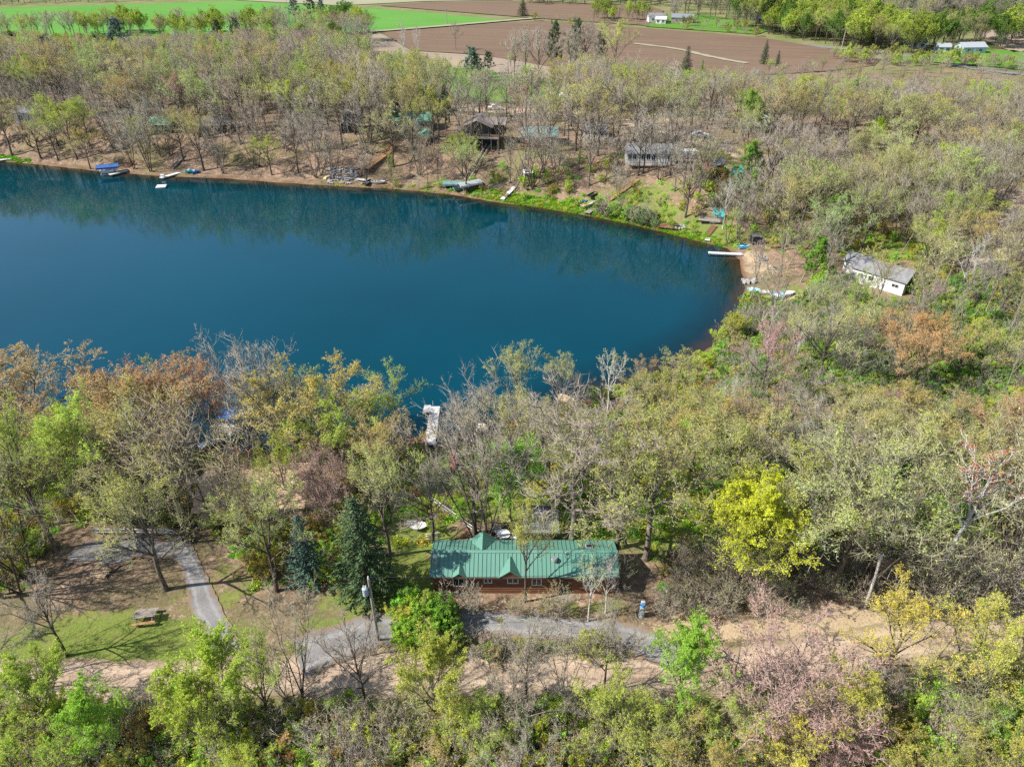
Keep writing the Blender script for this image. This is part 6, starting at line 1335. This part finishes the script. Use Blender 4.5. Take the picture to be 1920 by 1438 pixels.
add_wood(420, [(1260,40),(1480,46),(1700,62),(1980,52),(2100,10),(1700,-25),(1240,-25)], [('bare','grey'),('bare','brown'),('bud','grey'),('fork','grey'),('bud','olive'),(W_,'green')], (12,17), 6)
add_wood(40, [(1560,118),(1700,128),(1960,140),(1960,128),(1700,118),(1560,108)], [('greenbrush','olive'),('greenbrush','lime'),('flush','lime'),('barebrush','grey')], (3,6), 4)
add_wood(30, [(1000,42),(1220,54),(1430,70),(1430,64),(1220,48),(1000,38)], [('barebrush','grey'),('greenbrush','olive'),('barebrush','pale')], (2,4), 5)
add_wood(16, [(1370,66),(1430,72),(1440,52),(1380,46)], [('leafy','lime'),(W_,'green'),('bud','olive')], (14,19), 6)
add_wood(20, [(1690,52),(1900,44),(1900,36),(1690,42)], [('pine','dark')], (10,14), 6)
add_wood(70, [(990,10),(1240,14),(1240,2),(980,1)], [(W_,'green'),('leafy','green'),('bare','brown')], (7,11), 6)
add_wood(26, [(1110,42),(1210,46),(1215,38),(1120,36)], [(W_,'lime'),('leafy','lime'),('bud','olive')], (6,9), 5)
add_wood(60, [(1220,44),(1420,64),(1420,58),(1230,40)], [('greenbrush','olive'),('barebrush','grey'),('bud','olive')], (3,5), 4)
add_wood(30, [(1150,42),(1240,46),(1240,40),(1150,37)], [('barebrush','grey'),('greenbrush','olive')], (2,4), 4)
add_wood(110, [(-200,18),(380,0),(380,-8),(-200,6)], [('bare','brown'),('bare','grey'),('bud','brown')], (7,10), 5)
add_wood(60, [(150,70),(270,66),(270,58),(150,62)], [(W_,'lime'),('flush','lime'),('bud','olive')], (7,10), 4)
add_wood(40, [(-40,82),(150,82),(150,68),(-40,70)], [('bare','grey'),('flush','lime'),('bud','olive')], (8,12), 6)
add_wood(46, [(480,92),(700,92),(690,74),(500,74)], [('bud','olive'),('flush','lime'),('bare','grey'),('fork','grey')], (10,13), 6)
add_wood(30, [(300,80),(520,72),(520,58),(300,64)], [(W_,'lime'),('bud','olive'),('bare','grey')], (8,11), 6)
ks = ['bare','bud','flush','leafy','fork','slim','birch','spruce','pine','willow','barebrush','greenbrush']
off = {}; hh = {}; k = 0
for a in ks: off[a] = k; hh[a] = JOINT[a][0][1]; k += len(JOINT[a])
if rest:
    scatter('woodland', 'leafless and budding woods stretching from the far lakeshore to the hill', 'woods', ks, [(x, y, z-0.1) for _, x, y, z, H, c in rest], [rnd.uniform(0, 6.28) for _ in rest], [H/hh[kd] for kd, *_r, H, c in rest],
        [off[kd]+rnd.randrange(len(JOINT[kd])) for kd, *_r in rest], [r_[-1] for r_ in rest])

# ------------------------------------------------------------------ brush, ground plants and dead grass under the trees
pts = []; rz_ = []; sc_ = []; pi_ = []; cl_ = []
bks = ['barebrush','greenbrush','herb','tuft','sumac']; boff = {'barebrush': 0, 'greenbrush': 3, 'herb': 5, 'tuft': 8, 'sumac': 10}
def brush(kd, x, y, s, col):
    pts.append((x, y, float(hz(x, y))-0.03)); rz_.append(rnd.uniform(0, 6.28)); sc_.append(s); pi_.append(boff[kd]+rnd.randrange(len(JOINT[kd]))); cl_.append(tuple(q*rnd.uniform(0.75, 1.25) for q in col))
nb = 0
for tries in range(60000):
    y = rnd.uniform(22, 175); x = rnd.uniform(-0.75*y-22, 0.75*y+22); d = float(hz(x, y, DD))
    if d < 0.6: continue
    z = float(hz(x, y)); u, v = proj(x, y, z)
    if not (-60 < u < 1980) or v > 1490: continue
    g = float(hz(x, y, GRASS)); st = float(hz(x, y, STRAW)); n_ = lump(np.array(x), np.array(y), 6.0, 9)
    if on_road(x, y): continue
    if 1105 < v < 1262 and u < 1260: nr = 0.10 if u > 560 else 0.0
    else: nr = 0.5
    if v > 1285: nr = 0.9
    if u > 1280 and v > 1070: nr = 0.22
    if u > 1350 and 540 < v < 900: nr = 0.9
    if y > 128: nr = 0.35
    if rnd.random() > nr: continue
    if not free(x, y, -1.0): continue
    r = rnd.random()
    if u < 750 and v > 1150 and v < 1262: continue
    if u > 1350 and 540 < v < 900:
        if r < 0.62: brush('greenbrush', x, y, rnd.uniform(0.4, 1.0), rnd.choice(((0.30, 0.44, 0.09), PAL['lime'], (0.20, 0.33, 0.07))))
        elif r < 0.8: brush('barebrush', x, y, rnd.uniform(0.5, 1.0), PAL['grey'])
        else: brush('herb', x, y, rnd.uniform(1.0, 2.2), (0.28, 0.42, 0.08))
    elif v > 1262:
        if r < 0.40: brush('barebrush', x, y, rnd.uniform(0.5, 1.1), rnd.choice((PAL['grey'], PAL['pale'], PAL['brown'])))
        elif r < 0.75: brush('greenbrush', x, y, rnd.uniform(0.5, 1.2), rnd.choice((PAL['lime'], PAL['olive'], PAL['lime'])))
        else: brush('tuft', x, y, rnd.uniform(1, 1.8), PAL['pale'])
    elif u > 1250 and v > 1040:
        if r < 0.40: brush('sumac', x, y, rnd.uniform(0.4, 0.85), PAL['grey'])
        elif r < 0.52: brush('barebrush', x, y, rnd.uniform(0.4, 0.8), PAL['pale'])
        else: brush('tuft', x, y, rnd.uniform(1, 1.8), (0.42, 0.33, 0.2))
    elif g > 0.45:
        if r < 0.45: brush('herb', x, y, rnd.uniform(0.7, 1.6), rnd.choice((PAL['fresh'], PAL['lime'])))
        elif r < 0.6 and v < 1000: brush('greenbrush', x, y, rnd.uniform(0.3, 0.6), PAL['lime'])
    else:
        if r < 0.08: brush('barebrush', x, y, rnd.uniform(0.3, 0.8), rnd.choice((PAL['grey'], PAL['brown'])))
        elif r < 0.30: brush('greenbrush', x, y, rnd.uniform(0.3, 0.8), rnd.choice((PAL['olive'], PAL['lime'], PAL['lime'])))
        elif r < 0.5: brush('herb', x, y, rnd.uniform(0.7, 1.6), PAL['fresh'])
        elif r < 0.6: brush('tuft', x, y, rnd.uniform(1, 1.6), PAL['pale'])
# the bright green marsh plants along the far shore, and the planted banks
def patch(n, quad, kinds, cols, sr):
    P = [at(*q) for q in quad]; P2 = np.array([(q.x, q.y) for q in P]); lo = P2.min(0); hi = P2.max(0); k = 0; tr = 0
    while k < n and tr < n*30:
        tr += 1; x = rnd.uniform(lo[0], hi[0]); y = rnd.uniform(lo[1], hi[1])
        if inside(P2, np.array([x]), np.array([y]))[0] and float(hz(x, y, DD)) > 0.15: brush(rnd.choice(kinds), x, y, rnd.uniform(*sr), rnd.choice(cols)); k += 1
VG = (0.17, 0.42, 0.03); VY = (0.42, 0.48, 0.03)
patch(1300, [(870,366),(890,352),(1000,368),(1090,382),(1180,402),(1270,425),(1330,440),(1380,462),(1340,462),(1230,436),(1120,412),(1000,391)], ['herb','herb','herb','tuft'], [VG, VG, VY], (0.4,0.9))
patch(36, [(1110,408),(1130,388),(1210,405),(1230,432)], ['greenbrush','barebrush'], [PAL['lime'], PAL['green'], PAL['grey']], (0.6,1.1))
patch(120, [(600,349),(600,340),(740,348),(840,360),(840,366)], ['herb','tuft'], [VG, PAL['pale'], PAL['lime']], (0.3,0.7))
patch(90, [(0,302),(0,290),(60,300),(60,307)], ['herb'], [VG], (0.5,1.0))
patch(60, [(700,1225),(760,1195),(1180,1222),(1190,1240),(950,1245)], ['greenbrush','sumac','tuft','sumac','herb'], [PAL['lime'], PAL['pale'], PAL['grey'], PAL['fresh']], (0.3,0.8))
patch(40, [(745,1215),(760,1150),(810,1150),(870,1215)], ['greenbrush'], [PAL['fresh'], PAL['lime'], PAL['green']], (0.5,0.95))
patch(34, [(860,1165),(860,1140),(1180,1140),(1200,1165)], ['barebrush','tuft','tuft','herb'], [PAL['pale'], PAL['grey'], PAL['olive']], (0.4,0.9))
patch(22, [(1220,1125),(1480,1115),(1480,1165),(1230,1175)], ['sumac','sumac','barebrush'], [PAL['pale'], PAL['grey']], (0.5,1.0))
patch(46, [(1700,1130),(1920,1060),(1920,1160),(1720,1170)], ['sumac','barebrush'], [PAL['pale'], PAL['grey']], (0.7,1.4))
o = scatter('undergrowth', 'low twiggy brush, green sprouts and dry grass under the trees', 'undergrowth', bks, pts, rz_, sc_, pi_, cl_)
# larger roadside shrubs one can tell apart
for bx, by, s, c in ((785,1195,2.6,'fresh'),(840,1180,2.4,'green'),(1310,1130,3.6,'pale'),(1360,1150,3.2,'pale'),(1285,1165,2.4,'grey'),(1430,1150,3.2,'pale'),(1480,1165,2.6,'grey'),(860,1155,3.8,'grey'),(950,1240,3.6,'grey'),(1165,1098,3.6,'pale'),(1830,1130,4.6,'pale'),(1780,1140,4.2,'grey'),(1880,1150,4.6,'pale'),(1720,1150,3.6,'pale'),(1050,1235,3.4,'grey'),(1120,1235,3.6,'grey'),(1185,1235,3.2,'grey'),(645,1240,2.6,'grey'),(700,1235,3.0,'grey')):
    plant('greenbrush' if c in ('fresh','green','olive') else 'sumac', at(bx, by), s*1.1, PAL[c], 1.0, word=c)
# ------------------------------------------------------------------ labels that single each tree out
LAND = [(n, at(*q)) for n, q in {
 'log cabin': (983, 1095), 'transformer pole': (710, 1203), 'picnic table': (276, 1163), 'gravel yard': (250, 1030), 'gravel lane': (385, 1120), 'cabin deck': (940, 1005), 'garden stairs': (850, 990), 'bare pole': (1622, 1120),
 'blue topped pedestal': (1202, 1157), 'bright yellow tree': (1388, 1100), 'pink roadside shrub': (1435, 1375), 'tan roofed cottage': (475, 960), 'white pontoon boat': (435, 805), 'yellow kayaks': (70, 798), 'L-shaped dock': (812, 800), 'overturned rowboat': (1068, 752),
 'white birch': (1138, 785), 'orange budded tree': (1845, 900), 'rust tipped tree': (1765, 1065), 'leaning thick tree': (1865, 1060), 'blue tarpaulin': (1808, 702), 'white beach rowboat': (1466, 556), 'grey roofed beach house': (1648, 530), 'red shed': (1691, 345),
 'long white dock': (1360, 476), 'turquoise chairs': (1345, 410), 'collapsed deck': (1252, 428), 'long grey house': (1222, 308), 'camper trailer': (1286, 304), 'grey shelter': (1337, 320), 'green bank rowboat': (1103, 388), 'tiny white shed': (990, 332),
 'twin rail trackway': (895, 310), 'dark brown stilt house': (900, 265), 'log walled cabin': (1012, 270), 'cedar stairs': (710, 305), 'stone bank': (645, 330), 'gazebo': (800, 265), 'green roofed house': (770, 240), 'tall windowed house': (664, 240), 'slanting white dock': (328, 326),
 'swim raft': (303, 340), 'blue boat lift': (206, 320), 'brown roofed cabin': (398, 250), 'screened cabin': (305, 250), 'white and grey cottage': (52, 230), 'white bungalow': (1284, 190), 'gabled bungalow': (1447, 235), 'mown far lawn': (880, 150), 'tan garage': (600, 178),
 'crop field corner': (690, 62), 'ploughed field': (1200, 110), 'sandy drive': (1890, 430), 'cream upper house': (1908, 270), 'sandy road bend': (1560, 1226), 'lane mouth': (425, 1235), 'drive mouth': (600, 1220), 'roadside pine': (1905, 1438)}.items()]
CW = dict(gold='yellow olive', olive='olive', lime='lime green', fresh='fresh green', grey='grey', orange='orange brown', rust='rust red', yellow='yellow', ochre='ochre', pink='pinkish', brown='brown', green='dark green', blue='blue green', dark='dark green', pale='pale green')
KW = dict(bare='leafless tree', fork='forked leafless tree', bud='budding tree', flush='budding tree', leafy='leafy tree', slim='slender pole tree', birch='pale barked tree', spruce='spruce', maple='leafy tree', sumac='crooked bare shrub', pine='pine', redbrush='reddish shrub', barebrush='leafless shrub', greenbrush='leafing shrub', willow='willow')
ORD = ['', 'second', 'third', 'fourth', 'fifth', 'sixth', 'seventh', 'eighth', 'ninth', 'tenth', 'eleventh', 'twelfth', 'thirteenth', 'fourteenth', 'fifteenth']
sets = {}
for t in TREES:
    if t['label']: continue
    p = Vector(t['pos']); nm, q = min(LAND, key=lambda l: (l[1]-p).length); t['dist'] = (q-p).length
    tall = 'tall' if t['H'] >= 12.8 else ('small' if t['H'] < 9 else 'middling')
    if t['kind'] in ('redbrush', 'barebrush', 'greenbrush', 'sumac'): tall = 'big' if t['H'] > 3.8 else 'low'
    if t['kind'] in ('fork', 'bare') and t['word'] in ('olive',): cw = 'olive grey'
    else: cw = CW[t['word']]
    sets.setdefault((tall, cw, KW[t['kind']], nm), []).append(t)
for (tall, cw, kw, nm), v in sets.items():
    v.sort(key=lambda t: t['dist'])
    for i, t in enumerate(v):
        if i == 0: t['o']['label'] = '%s %s %s %s the %s' % (tall, cw, kw, 'beside' if t['dist'] < 9 else 'standing off from', nm)
        else: t['o']['label'] = '%s %s %s, %s such out from the %s' % (tall, cw, kw, ORD[min(i, 14)], nm)
GN = dict(bare='leafless trees around the lake', fork='forked leafless trees around the lake', bud='budding trees around the lake', flush='budding trees around the lake', leafy='trees in fresh leaf', slim='slender trees of the wet wood', birch='pale barked trees', spruce='spruces', pine='pines', redbrush='reddish shrubs', sumac='leafless roadside shrubs', barebrush='leafless roadside shrubs', greenbrush='leafing roadside shrubs')
for t in TREES: t['o']['group'] = GN.get(t['kind'], 'trees')
# ------------------------------------------------------------------ daylight and camera
w = bpy.data.worlds.new('World'); S.world = w; w.use_nodes = True
nt = w.node_tree; bg = nt.nodes['Background']; sky = nt.nodes.new('ShaderNodeTexSky'); sky.sky_type = 'NISHITA'; sky.sun_disc = False
SUN = Vector((-1.0, -0.22, 0.98)).normalized()
sky.sun_elevation = math.asin(SUN.z); sky.sun_rotation = math.atan2(SUN.x, SUN.y)
sky.altitude = 300; sky.air_density = 1.0; sky.dust_density = 0.6; sky.ozone_density = 1.5
nt.links.new(sky.outputs[0], bg.inputs[0]); bg.inputs[1].default_value = 0.115
sl = bpy.data.lights.new('sun', 'SUN'); sl.energy = 5.0; sl.angle = R(0.5); sl.color = (1.0, 0.95, 0.87)
so = bpy.data.objects.new('sun', sl); C.objects.link(so); so.rotation_euler = SUN.to_track_quat('Z', 'Y').to_euler(); so.location = (-80, -20, 120)
cd = bpy.data.cameras.new('camera'); cd.sensor_width = 36; cd.lens = FPX/1920*36; cd.clip_end = 9000; cd.clip_start = 0.5
co = bpy.data.objects.new('camera', cd); C.objects.link(co); co.location = (0, 0, CAM_Z); co.rotation_euler = (math.pi/2-PITCH, 0, 0)
S.camera = co
S.view_settings.view_transform = 'Standard'; S.view_settings.look = 'None'; S.view_settings.exposure = 0.6; S.view_settings.gamma = 1.0
S.render.engine = 'CYCLES'
cy = S.cycles; cy.max_bounces = 5; cy.diffuse_bounces = 3; cy.glossy_bounces = 2; cy.transmission_bounces = 3; cy.transparent_max_bounces = 6; cy.caustics_reflective = False; cy.caustics_refractive = False; cy.use_denoising = False
cy.sample_clamp_indirect = 4.0
